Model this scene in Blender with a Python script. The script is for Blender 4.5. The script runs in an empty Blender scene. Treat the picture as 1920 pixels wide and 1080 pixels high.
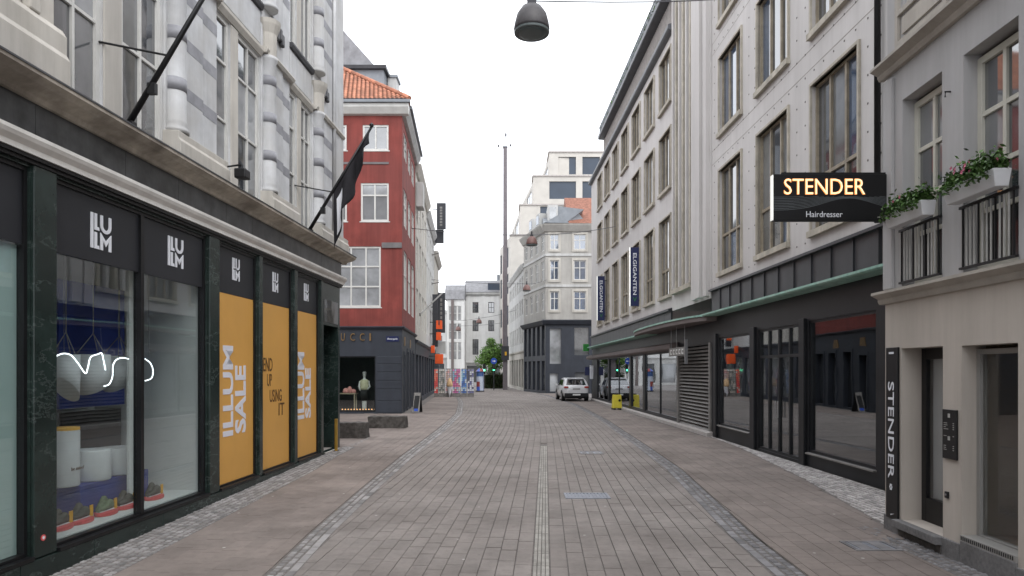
import bpy, math, random
from mathutils import Vector, Matrix
random.seed(7)
R = math.radians
scene = bpy.context.scene
col = scene.collection

# ------------------------------------------------------------------ camera, sky, sun, exposure
F, CX, HY, H = 1250.0, 960.0, 694.5, 2.1          # focal length in photo pixels, horizon row, eye height
cam_d = bpy.data.cameras.new('camera'); cam = bpy.data.objects.new('camera', cam_d); col.objects.link(cam)
cam.location = (0, 0, H); cam.rotation_euler = (R(90), 0, 0)
cam_d.sensor_width = 36; cam_d.lens = 36 * F / 1920
cam_d.shift_y = (HY - 540) / 1920
cam_d.clip_start = .05; cam_d.clip_end = 2000
scene.camera = cam
world = bpy.data.worlds.new('World'); scene.world = world; world.use_nodes = True
wn = world.node_tree.nodes; wl = world.node_tree.links
sky = wn.new('ShaderNodeTexSky'); sky.sky_type = 'NISHITA'; sky.sun_disc = False
sky.sun_elevation = R(52); sky.sun_rotation = R(160); sky.dust_density = 4; sky.air_density = 1.0
hs = wn.new('ShaderNodeHueSaturation'); hs.inputs['Saturation'].default_value = .12
mixc = wn.new('ShaderNodeMix'); mixc.data_type = 'RGBA'; mixc.inputs['Factor'].default_value = .8   # closed cloud cover over the sky
mixc.inputs['B'].default_value = (12.3, 12.7, 13.4, 1)
bg = [n for n in wn if n.type == 'BACKGROUND'][0]
wl.new(sky.outputs[0], hs.inputs['Color']); wl.new(hs.outputs[0], mixc.inputs['A'])
wl.new(mixc.outputs['Result'], bg.inputs['Color']); bg.inputs['Strength'].default_value = .12
sd = bpy.data.lights.new('sun', 'SUN'); sd.energy = .6; sd.angle = R(25); sd.color = (1, .97, .93)
sun = bpy.data.objects.new('sun', sd); col.objects.link(sun); sun.location = (0, 0, 60)
sun.rotation_euler = (R(38), 0, R(20))
scene.view_settings.view_transform = 'Standard'; scene.view_settings.look = 'None'
scene.view_settings.gamma = 1; scene.view_settings.exposure = .76

# ------------------------------------------------------------------ helpers
class Fac:
    """a vertical facade plane: local x along it (left to right as seen from the street), local y into the building, z up"""
    def __init__(self, p, u):
        l = math.hypot(*u); self.u = (u[0]/l, u[1]/l); self.v = (-self.u[1], self.u[0]); self.p = p
        self.ang = math.atan2(self.u[1], self.u[0])
    def t(self, px, y=0):
        r = ((px-CX)/F, 1.0); ox = self.p[0]+y*self.v[0]; oy = self.p[1]+y*self.v[1]
        det = self.u[0]*(-r[1]) + r[0]*self.u[1]
        x = (-ox*(-r[1]) + r[0]*(-oy))/det
        return x, oy + x*self.u[1]
    def x(self, px, y=0): return self.t(px, y)[0]
    def z(self, px, py, y=0): return H - (py-HY)/F*self.t(px, y)[1]
    def w(self, x, y=0, z=0):
        return Vector((self.p[0]+x*self.u[0]+y*self.v[0], self.p[1]+x*self.u[1]+y*self.v[1], z))
def gp(px, py): Y = F*H/(py-HY); return ((px-CX)/F*Y, Y)
def at(px, py, Y): return Vector(((px-CX)/F*Y, Y, H-(py-HY)/F*Y))

class MB:
    def __init__(s): s.v = []; s.f = []
    def add(s, vs, fs):
        b = len(s.v); s.v += [tuple(v) for v in vs]; s.f += [tuple(b+i for i in f) for f in fs]; return s
    def quad(s, a, b, c, d): return s.add([a, b, c, d], [(0, 1, 2, 3)])
    def box(s, x0, x1, y0, y1, z0, z1):
        if x0 > x1: x0, x1 = x1, x0
        if y0 > y1: y0, y1 = y1, y0
        if z0 > z1: z0, z1 = z1, z0
        return s.add([(x0,y0,z0),(x1,y0,z0),(x1,y1,z0),(x0,y1,z0),(x0,y0,z1),(x1,y0,z1),(x1,y1,z1),(x0,y1,z1)],
                     [(0,3,2,1),(4,5,6,7),(0,1,5,4),(1,2,6,5),(2,3,7,6),(3,0,4,7)])
    def hull8(s, lo, hi):   # lo, hi: four corners each, counter-clockwise from above
        return s.add(list(lo)+list(hi), [(0,3,2,1),(4,5,6,7),(0,1,5,4),(1,2,6,5),(2,3,7,6),(3,0,4,7)])
    def prof(s, pts, x0, x1, caps=True):      # (y,z) polygon swept along x
        n = len(pts)
        vs = [(x0,y,z) for y, z in pts]+[(x1,y,z) for y, z in pts]
        fs = [(i,(i+1)%n,n+(i+1)%n,n+i) for i in range(n)]
        if caps: fs += [tuple(range(n-1,-1,-1)), tuple(range(n,2*n))]
        return s.add(vs, fs)
    def plan(s, pts, z0, z1):                 # (x,y) polygon swept up
        n = len(pts)
        vs = [(x,y,z0) for x, y in pts]+[(x,y,z1) for x, y in pts]
        return s.add(vs, [(i,(i+1)%n,n+(i+1)%n,n+i) for i in range(n)]+[tuple(range(n-1,-1,-1)), tuple(range(n,2*n))])
    def face(s, pts, y0, y1):                 # (x,z) polygon swept in depth
        n = len(pts)
        vs = [(x,y0,z) for x, z in pts]+[(x,y1,z) for x, z in pts]
        return s.add(vs, [tuple(range(n)), tuple(range(2*n-1,n-1,-1))]+[(i,n+i,n+(i+1)%n,(i+1)%n) for i in range(n)])
    def tube(s, pts, r, n=8, caps=True):
        pts = [Vector(p) for p in pts]; rs = r if isinstance(r, (list, tuple)) else [r]*len(pts)
        b = len(s.v); up = None
        for i, p in enumerate(pts):
            d = (pts[min(i+1, len(pts)-1)]-pts[max(i-1, 0)]).normalized()
            a = d.cross(Vector((0,0,1)))
            if a.length < .05: a = d.cross(Vector((0,1,0)))
            a.normalize(); c = d.cross(a)
            for k in range(n):
                t = 2*math.pi*k/n; s.v.append(tuple(p+rs[i]*(math.cos(t)*a+math.sin(t)*c)))
        for i in range(len(pts)-1):
            for k in range(n):
                k2 = (k+1) % n; s.f.append((b+i*n+k, b+i*n+k2, b+(i+1)*n+k2, b+(i+1)*n+k))
        if caps:
            s.f.append(tuple(b+k for k in range(n-1,-1,-1))); s.f.append(tuple(b+(len(pts)-1)*n+k for k in range(n)))
        return s
    def lathe(s, prof, c=(0,0,0), n=20, sx=1, sy=1):     # (r,z) profile about a vertical axis
        b = len(s.v)
        for r, z in prof:
            for k in range(n):
                t = 2*math.pi*k/n; s.v.append((c[0]+sx*r*math.cos(t), c[1]+sy*r*math.sin(t), c[2]+z))
        for i in range(len(prof)-1):
            for k in range(n):
                k2 = (k+1) % n; s.f.append((b+i*n+k, b+i*n+k2, b+(i+1)*n+k2, b+(i+1)*n+k))
        s.f.append(tuple(b+k for k in range(n-1,-1,-1))); s.f.append(tuple(b+(len(prof)-1)*n+k for k in range(n)))
        return s
    def mesh(s, name, mat, smooth=False):
        me = bpy.data.meshes.new(name); me.from_pydata(s.v, [], s.f); me.validate(); me.update()
        if smooth:
            for p in me.polygons: p.use_smooth = len(p.vertices) <= 4
        if mat: me.materials.append(mat)
        return me
    def build(s, name, mat, parent=None, smooth=False, bevel=0, loc=None, kind=None, label=None):
        return link(s.mesh(name, mat, smooth), name, parent, bevel, loc, kind, label)
def link(me, name, parent=None, bevel=0, loc=None, kind=None, label=None):
    o = bpy.data.objects.new(name, me); col.objects.link(o)
    if parent: o.parent = parent
    if loc is not None: o.location = loc
    if bevel:
        m = o.modifiers.new('bevel', 'BEVEL'); m.width = bevel; m.segments = 2; m.limit_method = 'ANGLE'
    if kind: o['kind'] = kind
    if label: o['label'] = label
    return o
def tag(o, label, cat, group=None):
    o['label'] = label; o['category'] = cat
    if group: o['group'] = group
    return o
def thing(name, label, cat, fac=None, x=0, y=0, z=0, loc=None, rz=0, group=None):
    o = bpy.data.objects.new(name, None); col.objects.link(o); o.empty_display_size = .2
    if fac: o.location = fac.w(x, y, z); o.rotation_euler = (0, 0, fac.ang)
    else: o.location = loc; o.rotation_euler = (0, 0, rz)
    return tag(o, label, cat, group)
def structure(o): o['kind'] = 'structure'; return o
def wall(mb, x0, x1, z0, z1, ops, depth, y=0, back=None):
    """front sheet at y with rectangular openings and their reveals; with back: closed sides, top and rear"""
    xs = sorted({x0, x1, *[min(max(v, x0), x1) for o in ops for v in o[:2]]})
    zs = sorted({z0, z1, *[min(max(v, z0), z1) for o in ops for v in o[2:4]]})
    for i in range(len(xs)-1):
        for j in range(len(zs)-1):
            cx, cz = (xs[i]+xs[i+1])/2, (zs[j]+zs[j+1])/2
            if any(o[0] < cx < o[1] and o[2] < cz < o[3] for o in ops): continue
            mb.quad((xs[i],y,zs[j]), (xs[i+1],y,zs[j]), (xs[i+1],y,zs[j+1]), (xs[i],y,zs[j+1]))
    for a, b, c, d in [o[:4] for o in ops]:
        e = y+depth
        mb.quad((a,y,c),(a,e,c),(b,e,c),(b,y,c)); mb.quad((a,y,d),(b,y,d),(b,e,d),(a,e,d))
        mb.quad((a,y,c),(a,y,d),(a,e,d),(a,e,c)); mb.quad((b,y,c),(b,e,c),(b,e,d),(b,y,d))
    if back:
        mb.quad((x0,y,z0),(x0,y,z1),(x0,back,z1),(x0,back,z0)); mb.quad((x1,y,z0),(x1,back,z0),(x1,back,z1),(x1,y,z1))
        mb.quad((x0,y,z1),(x1,y,z1),(x1,back,z1),(x0,back,z1)); mb.quad((x0,back,z0),(x0,back,z1),(x1,back,z1),(x1,back,z0))
    return mb
def text_mesh(s, x0, x1, z0, z1, y, mat, depth=.012, rot=0, bold=0.0, shear=0):
    cu = bpy.data.curves.new('lettering', 'FONT'); cu.body = s; cu.extrude = .05; cu.offset = bold; cu.resolution_u = 3; cu.shear = shear
    ob = bpy.data.objects.new('lettering', cu); col.objects.link(ob)
    dg = bpy.context.evaluated_depsgraph_get()
    me = bpy.data.meshes.new_from_object(ob.evaluated_get(dg))
    bpy.data.objects.remove(ob); bpy.data.curves.remove(cu)
    P = []
    for v in me.vertices:
        a, b, c = v.co
        if rot == 90: a, b = -b, a
        elif rot == -90: a, b = b, -a
        P.append((a, b, c))
    ax, bx_ = min(p[0] for p in P), max(p[0] for p in P); az, bz = min(p[1] for p in P), max(p[1] for p in P)
    for v, p in zip(me.vertices, P):
        v.co = (x0+(p[0]-ax)/(bx_-ax)*(x1-x0), y-(p[2]/.1+.5)*depth, z0+(p[1]-az)/(bz-az)*(z1-z0))
    me.materials.clear(); me.materials.append(mat)
    return me
def text(s, parent, mat, x0, x1, z0, z1, y, name='lettering', **k):
    return link(text_mesh(s, x0, x1, z0, z1, y, mat, **k), name, parent)

# ------------------------------------------------------------------ materials
def nodes(name):
    m = bpy.data.materials.new(name); m.use_nodes = True; nt = m.node_tree
    return m, nt, nt.nodes['Principled BSDF'], nt.nodes['Material Output']
def noise(nt, scale, detail=5, rough=.6, stretch=None, src=None):
    g = src or nt.nodes.new('ShaderNodeNewGeometry').outputs['Position']
    mp = nt.nodes.new('ShaderNodeMapping'); nt.links.new(g, mp.inputs['Vector'])
    if stretch: mp.inputs['Scale'].default_value = stretch
    n = nt.nodes.new('ShaderNodeTexNoise'); n.inputs['Scale'].default_value = scale
    n.inputs['Detail'].default_value = detail; n.inputs['Roughness'].default_value = rough
    nt.links.new(mp.outputs[0], n.inputs['Vector']); return n.outputs['Fac']
def ramp(nt, src, stops):
    r = nt.nodes.new('ShaderNodeValToRGB'); e = r.color_ramp.elements
    while len(e) < len(stops): e.new(.5)
    for q, (p, c) in zip(e, stops): q.position = p; q.color = (*c, 1) if len(c) == 3 else c
    nt.links.new(src, r.inputs['Fac']); return r.outputs['Color']
def mixcol(nt, fac, a, b, mode='MIX'):
    x = nt.nodes.new('ShaderNodeMix'); x.data_type = 'RGBA'; x.blend_type = mode
    for s, v in (('Factor', fac), ('A', a), ('B', b)):
        if isinstance(v, (int, float)): x.inputs[s].default_value = v
        elif isinstance(v, tuple): x.inputs[s].default_value = (*v, 1)
        else: nt.links.new(v, x.inputs[s])
    return x.outputs['Result']
def M(name, c, rough=.75, var=.18, scale=1.5, streak=0, bump=0, bscale=60, metal=0, spec=.4, rnd=0, coat=0, tint=None, gum=False):
    m, nt, b, out = nodes(name)
    lo = tuple(max(0, v*(1-var)) for v in c); hi = tuple(v*(1+var) for v in c)
    n = noise(nt, scale)
    cc = ramp(nt, n, [(.32, lo), (.68, hi)])
    if tint:                                   # patches of a second colour
        n3 = noise(nt, scale*.37, 6); cc = mixcol(nt, ramp(nt, n3, [(.45, (0,)*3), (.62, (.75,)*3)]), cc, tint)
    if gum:                                    # trodden chewing gum and dark spots
        ps = nt.nodes.new('ShaderNodeNewGeometry').outputs['Position']
        for sc_, th, cg, am in ((2.3, .055, (.44,.42,.40), .85), (3.1, .05, (.09,.08,.075), .6)):
            vo = nt.nodes.new('ShaderNodeTexVoronoi'); vo.inputs['Scale'].default_value = sc_; nt.links.new(ps, vo.inputs['Vector'])
            cc = mixcol(nt, ramp(nt, vo.outputs['Distance'], [(th*.7, (am,)*3), (th, (0,)*3)]), cc, cg)
        n4 = noise(nt, .45, 7, .7); cc = mixcol(nt, .75, cc, ramp(nt, n4, [(.34, (.66,.64,.63)), (.52, (1,1,1)), (.75, (1.12,1.11,1.1))]), 'MULTIPLY')
        n5 = noise(nt, 7, 6, .75); cc = mixcol(nt, .6, cc, ramp(nt, n5, [(.36, (.78,.77,.76)), (.5, (1,1,1)), (.66, (1.1,1.1,1.09))]), 'MULTIPLY')
    if streak:
        n2 = noise(nt, 3.0, 6, .7, (1, 1, .07)); cc = mixcol(nt, streak, cc, ramp(nt, n2, [(.35, (.35,.33,.3)), (.6, (1,1,1))]), 'MULTIPLY')
    if rnd:
        oi = nt.nodes.new('ShaderNodeObjectInfo'); ge = nt.nodes.new('ShaderNodeNewGeometry')
        ad = nt.nodes.new('ShaderNodeMath'); ad.operation = 'ADD'; nt.links.new(oi.outputs['Random'], ad.inputs[0]); nt.links.new(ge.outputs['Random Per Island'], ad.inputs[1])
        fr = nt.nodes.new('ShaderNodeMath'); fr.operation = 'FRACT'; nt.links.new(ad.outputs[0], fr.inputs[0])
        v = ramp(nt, fr.outputs[0], [(0, (1-rnd,)*3), (.5, (1, 1-rnd*.06, 1-rnd*.1)), (1, (1+rnd,)*3)])
        cc = mixcol(nt, 1.0, cc, v, 'MULTIPLY')
    nt.links.new(cc, b.inputs['Base Color'])
    b.inputs['Roughness'].default_value = rough; b.inputs['Metallic'].default_value = metal
    b.inputs['Specular IOR Level'].default_value = spec; b.inputs['Coat Weight'].default_value = coat
    if bump:
        bn = noise(nt, bscale, 4); bp = nt.nodes.new('ShaderNodeBump'); bp.inputs['Strength'].default_value = bump; bp.inputs['Distance'].default_value = .01
        nt.links.new(bn, bp.inputs['Height']); nt.links.new(bp.outputs[0], b.inputs['Normal'])
    return m
def Emit(name, c, s):
    m, nt, b, out = nodes(name); b.inputs['Base Color'].default_value = (*c, 1)
    b.inputs['Emission Color'].default_value = (*c, 1); b.inputs['Emission Strength'].default_value = s; return m
def Glass(name, tint, f0=.06, rough=.01, wav=0):
    m, nt, b, out = nodes(name); nt.nodes.remove(b)
    lw = nt.nodes.new('ShaderNodeLayerWeight'); lw.inputs['Blend'].default_value = .5
    pw = nt.nodes.new('ShaderNodeMath'); pw.operation = 'POWER'; nt.links.new(lw.outputs['Facing'], pw.inputs[0]); pw.inputs[1].default_value = 5
    ma = nt.nodes.new('ShaderNodeMath'); ma.operation = 'MULTIPLY_ADD'; nt.links.new(pw.outputs[0], ma.inputs[0]); ma.inputs[1].default_value = 1-f0; ma.inputs[2].default_value = f0
    tr = nt.nodes.new('ShaderNodeBsdfTransparent'); tr.inputs[0].default_value = (*tint, 1)
    gl = nt.nodes.new('ShaderNodeBsdfGlossy'); gl.inputs['Roughness'].default_value = rough; gl.inputs[0].default_value = (.95, .97, 1, 1)
    if wav:
        bn = noise(nt, 1.1, 2); bp = nt.nodes.new('ShaderNodeBump'); bp.inputs['Strength'].default_value = wav; bp.inputs['Distance'].default_value = .02
        nt.links.new(bn, bp.inputs['Height']); nt.links.new(bp.outputs[0], gl.inputs['Normal'])
    mx = nt.nodes.new('ShaderNodeMixShader'); nt.links.new(ma.outputs[0], mx.inputs[0]); nt.links.new(tr.outputs[0], mx.inputs[1]); nt.links.new(gl.outputs[0], mx.inputs[2])
    nt.links.new(mx.outputs[0], out.inputs[0]); return m
def Pane(name, c, spec=.9, rough=.04, wav=.12):     # window glass in front of an unlit room
    m = M(name, c, rough, .45, .6, spec=spec); m.node_tree.nodes['Principled BSDF'].inputs['IOR'].default_value = 2.15; nt = m.node_tree; b = nt.nodes['Principled BSDF']
    bn = noise(nt, .9, 2); bp = nt.nodes.new('ShaderNodeBump'); bp.inputs['Strength'].default_value = wav; bp.inputs['Distance'].default_value = .03
    nt.links.new(bn, bp.inputs['Height']); nt.links.new(bp.outputs[0], b.inputs['Normal']); return m
def Marble(name, base, vein):
    m, nt, b, out = nodes(name)
    g = nt.nodes.new('ShaderNodeNewGeometry').outputs['Position']
    n1 = noise(nt, 2.2, 8, .65); n2 = noise(nt, 1.3, 9, .7, (1, .6, 1.4))
    v = ramp(nt, n2, [(.49, (0,)*3), (.5, (.4,)*3), (.508, (0,)*3)])
    cc = mixcol(nt, v, ramp(nt, n1, [(.3, tuple(x*.55 for x in base)), (.7, tuple(x*1.5 for x in base))]), vein)
    nt.links.new(cc, b.inputs['Base Color']); b.inputs['Roughness'].default_value = .22; b.inputs['Specular IOR Level'].default_value = .5
    return m
def Cards(name, cols, sx, sz):      # printed cards in a rack: one flat random colour for each
    m, nt, b, out = nodes(name)
    tc = nt.nodes.new('ShaderNodeTexCoord'); mp = nt.nodes.new('ShaderNodeMapping'); mp.inputs['Scale'].default_value = (sx, 1, sz)
    nt.links.new(tc.outputs['Object'], mp.inputs[0])
    fl = nt.nodes.new('ShaderNodeVectorMath'); fl.operation = 'FLOOR'; nt.links.new(mp.outputs[0], fl.inputs[0])
    w = nt.nodes.new('ShaderNodeTexWhiteNoise'); nt.links.new(fl.outputs[0], w.inputs['Vector'])
    r = nt.nodes.new('ShaderNodeValToRGB'); r.color_ramp.interpolation = 'CONSTANT'; e = r.color_ramp.elements
    while len(e) < len(cols): e.new(.5)
    for i, c in enumerate(cols): e[i].position = i/len(cols); e[i].color = (*c, 1)
    nt.links.new(w.outputs['Value'], r.inputs[0])
    n = noise(nt, 9, 3); nt.links.new(mixcol(nt, .5, r.outputs[0], ramp(nt, n, [(.3, (.4,)*3), (.7, (1.3,)*3)]), 'MULTIPLY'), b.inputs['Base Color'])
    b.inputs['Roughness'].default_value = .4; return m

m_marble = Marble('green_marble', (.016,.026,.023), (.16,.19,.18))
m_stone = M('store_limestone', (.52,.49,.44), .8, .13, 1.2, streak=.3, bump=.15, tint=(.48,.455,.42))
m_stone_w = M('store_marble_pale', (.55,.555,.565), .6, .14, 2.2, streak=.28, bump=.12, tint=(.49,.48,.465))
m_band = M('grey_band_stone', (.27,.27,.29), .6, .2, 4)
m_mould = M('painted_moulding', (.78,.755,.71), .6, .08, 2, streak=.15)
m_corn = M('weathered_cornice', (.48,.43,.36), .85, .25, 2.5, streak=.4, bump=.2, tint=(.22,.19,.16))
m_lead = M('lead_flashing', (.06,.06,.065), .5, .3, 3)
m_fascia = M('dark_fascia_stone', (.062,.064,.066), .28, .5, 3.0, streak=.4)
m_black = M('black_frame', (.008,.008,.009), .35, .2, 2)
m_panel = M('anthracite_panel', (.020,.021,.025), .45, .15, 1)
m_white = M('white_lettering', (.75,.76,.80), .5, .05, 3)
m_orange = M('poster_orange', (.66,.35,.085), .45, .06, .8)
m_posterw = M('poster_white', (.72,.72,.78), .45, .04, 2)
m_posterd = M('poster_dark_print', (.10,.045,.01), .5, .1, 2)
m_shopglass = Glass('shop_glass', (.95,.98,.97), .085, wav=.03)
m_salonglass = Glass('salon_glass', (.93,.93,.92), .06)
m_shopglass_d = Glass('dark_shop_glass', (.80,.82,.82), .21, wav=.05)
m_pane = Pane('window_pane', (.05,.055,.062))
m_pane_k = Pane('window_pane_unlit', (.008,.008,.009), .3, .1)
m_pane_l = Pane('window_pane_curtained', (.30,.31,.32), .7, .08)
m_pane_m = Pane('window_pane_blind', (.14,.145,.15), .8, .06)
m_pane_b = Pane('window_pane_blue', (.055,.085,.14))
m_wpaint = M('white_window_paint', (.60,.59,.56), .5, .08, 3)
m_red = M('red_render', (.235,.052,.043), .85, .22, .8, streak=.4, bump=.1, tint=(.20,.052,.045))
m_redpale = M('grey_course', (.16,.15,.15), .8, .15, 2)
m_tile = M('clay_tile', (.36,.15,.09), .8, .2, 3, rnd=.3)
m_gdark = M('blue_black_paint', (.033,.038,.050), .5, .15, 1.2, streak=.2)
m_slate = M('slate_roof', (.21,.21,.22), .7, .2, 2.5)
m_zinc = M('zinc_roof', (.20,.215,.235), .5, .15, 2)
m_cream = M('cream_render', (.50,.475,.43), .85, .1, .7, streak=.3)
m_greyr = M('grey_beige_render', (.39,.375,.35), .85, .1, .8, streak=.25)
m_greyl = M('light_grey_render', (.50,.50,.49), .85, .1, .8, streak=.3)
m_offw = M('off_white_render', (.66,.66,.65), .85, .08, .8, streak=.2)
m_beige = M('beige_brick', (.50,.475,.435), .85, .08, .9)
m_bluepane = M('dark_blue_glazing', (.035,.050,.075), .18, .1, .5, spec=.5)
m_trav = M('travertine', (.58,.555,.54), .75, .07, .55, streak=.14, bump=.06, tint=(.54,.515,.50))
m_trav_d = M('travertine_joint', (.27,.24,.21), .9, .1, 2)
m_bronze = M('bronze_frame', (.30,.255,.19), .5, .25, 4, streak=.4)
m_bronze_l = M('stone_surround', (.46,.42,.35), .7, .2, 3, streak=.35)
m_stud = M('stud', (.10,.09,.08), .6, .1, 3)
m_copper = M('copper_green', (.25,.42,.35), .7, .25, 6, tint=(.36,.50,.43))
m_eave = M('grey_eave_metal', (.11,.115,.125), .5, .15, 2)
m_soffit = M('canopy_soffit', (.15,.125,.12), .7, .1, 2)
m_seam = M('dark_zinc_panel', (.042,.042,.047), .4, .2, 1.5, streak=.2)
m_shopblk = M('black_shopfront_paint', (.011,.012,.014), .4, .25, 1.5)
m_louvre = M('louvre_metal', (.19,.18,.17), .5, .2, 3)
m_sgrey = M('grey_plaster', (.43,.42,.42), .85, .07, .6, streak=.22, bump=.05)
m_sbeige = M('beige_plaster', (.50,.45,.40), .85, .07, .6, streak=.2, bump=.05)
m_scorn = M('beige_cornice_paint', (.43,.395,.35), .75, .1, 1.5, streak=.25)
m_granite = M('granite_plinth', (.17,.165,.165), .8, .2, 25, streak=.3, bump=.2)
m_sframe = M('cream_window_paint', (.58,.56,.49), .45, .06, 3)
m_gframe = M('grey_alu_frame', (.30,.29,.275), .4, .06, 3)
m_iron = M('wrought_iron', (.007,.007,.008), .45, .3, 5)
m_ironw = M('pale_baluster_paint', (.42,.41,.39), .5, .15, 5)
m_trough = M('white_trough', (.62,.62,.63), .5, .07, 4)
m_leaf = M('leaf_green', (.055,.115,.025), .55, .3, 14, rnd=.55)
m_leaf_d = M('tree_leaf', (.095,.19,.035), .55, .35, 2, rnd=.5)
m_flower = M('pink_petal', (.65,.16,.27), .6, .2, 10, rnd=.3)
m_bark = M('bark', (.09,.065,.045), .9, .3, 8)
m_paver = M('grey_paver', (.212,.188,.174), .85, .14, 1.1, rnd=.05, bump=.25, bscale=90, tint=(.186,.163,.150), gum=True)
m_pink = M('pink_slab', (.202,.170,.153), .85, .14, .9, rnd=.06, bump=.2, bscale=90, tint=(.180,.150,.135), gum=True)
m_sett = M('grey_sett', (.225,.215,.212), .8, .2, 4, rnd=.32, bump=.3, bscale=50)
m_sett_l = M('pale_sett', (.40,.38,.37), .8, .18, 4, rnd=.3, bump=.3, bscale=50)
m_sett_d = M('dark_sett', (.175,.17,.175), .8, .2, 5, rnd=.3, bump=.3, bscale=50)
m_strip = M('buff_drain_stone', (.27,.255,.232), .85, .2, 6, rnd=.12, bump=.2)
m_bed = M('joint_sand', (.135,.121,.112), .95, .25, 12)
m_far = M('far_paving', (.225,.205,.196), .85, .16, 1.0)
m_iron_c = M('cast_iron_grate', (.22,.23,.26), .5, .2, 15, metal=.4)
m_concrete = M('pale_kerb_stone', (.40,.37,.35), .8, .15, 5)
m_bench = M('rough_dark_granite', (.075,.068,.062), .85, .4, 9, bump=.6, bscale=14)
m_brass = M('brass', (.50,.30,.06), .35, .15, 6, metal=.7)
m_gold = M('gilt_letter', (.24,.145,.06), .4, .2, 6, metal=.4)
m_navy = M('navy_sign', (.012,.018,.075), .4, .08, 2)
m_osign = M('orange_sign', (.75,.10,.02), .5, .1, 3)
m_dsign = M('charcoal_sign', (.035,.036,.042), .6, .15, 2)
m_bsign = M('blue_round_sign', (.02,.07,.40), .4, .05, 2)
m_green = M('green_plastic', (.02,.19,.03), .45, .1, 2)
m_yellow = M('yellow_plastic', (.62,.52,.05), .5, .1, 4)
m_car = M('white_car_paint', (.62,.62,.63), .25, .02, 1, spec=.5, coat=.6)
m_cblk = M('black_car_plastic', (.015,.015,.016), .6, .1, 4)
m_cglass = Pane('car_glass', (.012,.014,.018), .8, .03, 0)
m_tyre = M('tyre_rubber', (.012,.012,.012), .85, .1, 9)
m_rim = M('alloy_rim', (.35,.35,.36), .35, .1, 4, metal=.7)
m_tail = M('tail_lamp_red', (.35,.03,.02), .25, .1, 4)
m_plate = M('number_plate', (.7,.7,.68), .5, .03, 4)
m_lamp = M('lamp_dome_metal', (.055,.05,.052), .5, .2, 4)
m_lampr = M('lamp_dome_brown', (.15,.08,.07), .5, .2, 4)
m_lampin = M('lamp_reflector', (.10,.12,.12), .4, .1, 3)
m_wire = M('cable', (.10,.10,.11), .6, .1, 3)
m_flag = M('black_flag_cloth', (.016,.015,.018), .9, .2, 8)
m_mast = M('mast_steel', (.16,.14,.15), .5, .15, 2, streak=.3)
m_mastr = M('mast_red_strip', (.22,.07,.08), .6, .15, 2)
m_int_w = M('white_interior', (.62,.63,.63), .8, .05, 1)
m_int_g = M('grey_interior', (.55,.56,.56), .8, .08, 1)
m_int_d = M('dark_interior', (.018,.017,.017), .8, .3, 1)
m_int_b = M('brown_interior', (.34,.28,.20), .8, .15, 1)
m_blue = M('display_blue', (.014,.035,.22), .7, .15, 1.5)
m_bag = M('white_display_cloth', (.62,.63,.65), .75, .06, 4)
m_teal = M('frosted_film', (.40,.50,.49), .6, .06, .7)
m_shoe = M('dark_shoe', (.06,.062,.05), .7, .3, 30)
m_shoe2 = M('green_shoe', (.12,.16,.09), .7, .3, 30)
m_tray = M('red_tray', (.60,.09,.09), .5, .15, 12)
m_card = M('yellow_card', (.72,.38,.02), .5, .05, 4)
m_neon = Emit('neon_tube', (.90,.95,1), 1.6)
m_lit = Emit('lit_letter', (1, .40, .12), .55)
m_litcore = Emit('lit_letter_face', (1, .72, .42), .65)
m_bulb = Emit('display_bulb', (1, .5, .2), 1.0)
m_box_l = Emit('lit_sign_edge', (.95,.95,.9), .3)
m_gl = Emit('green_signal', (.1,1,.45), 4)
m_red_l = Emit('red_lamp', (1,.05,.04), 1.2)
m_skinm = M('mannequin_white', (.55,.55,.53), .5, .05, 3)
m_cloth_y = M('pale_yellow_cloth', (.52,.50,.34), .85, .1, 6)
m_pinkc = M('pink_goods', (.55,.25,.22), .8, .25, 8)
m_wood = M('orange_wood', (.36,.15,.05), .6, .2, 6)

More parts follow.
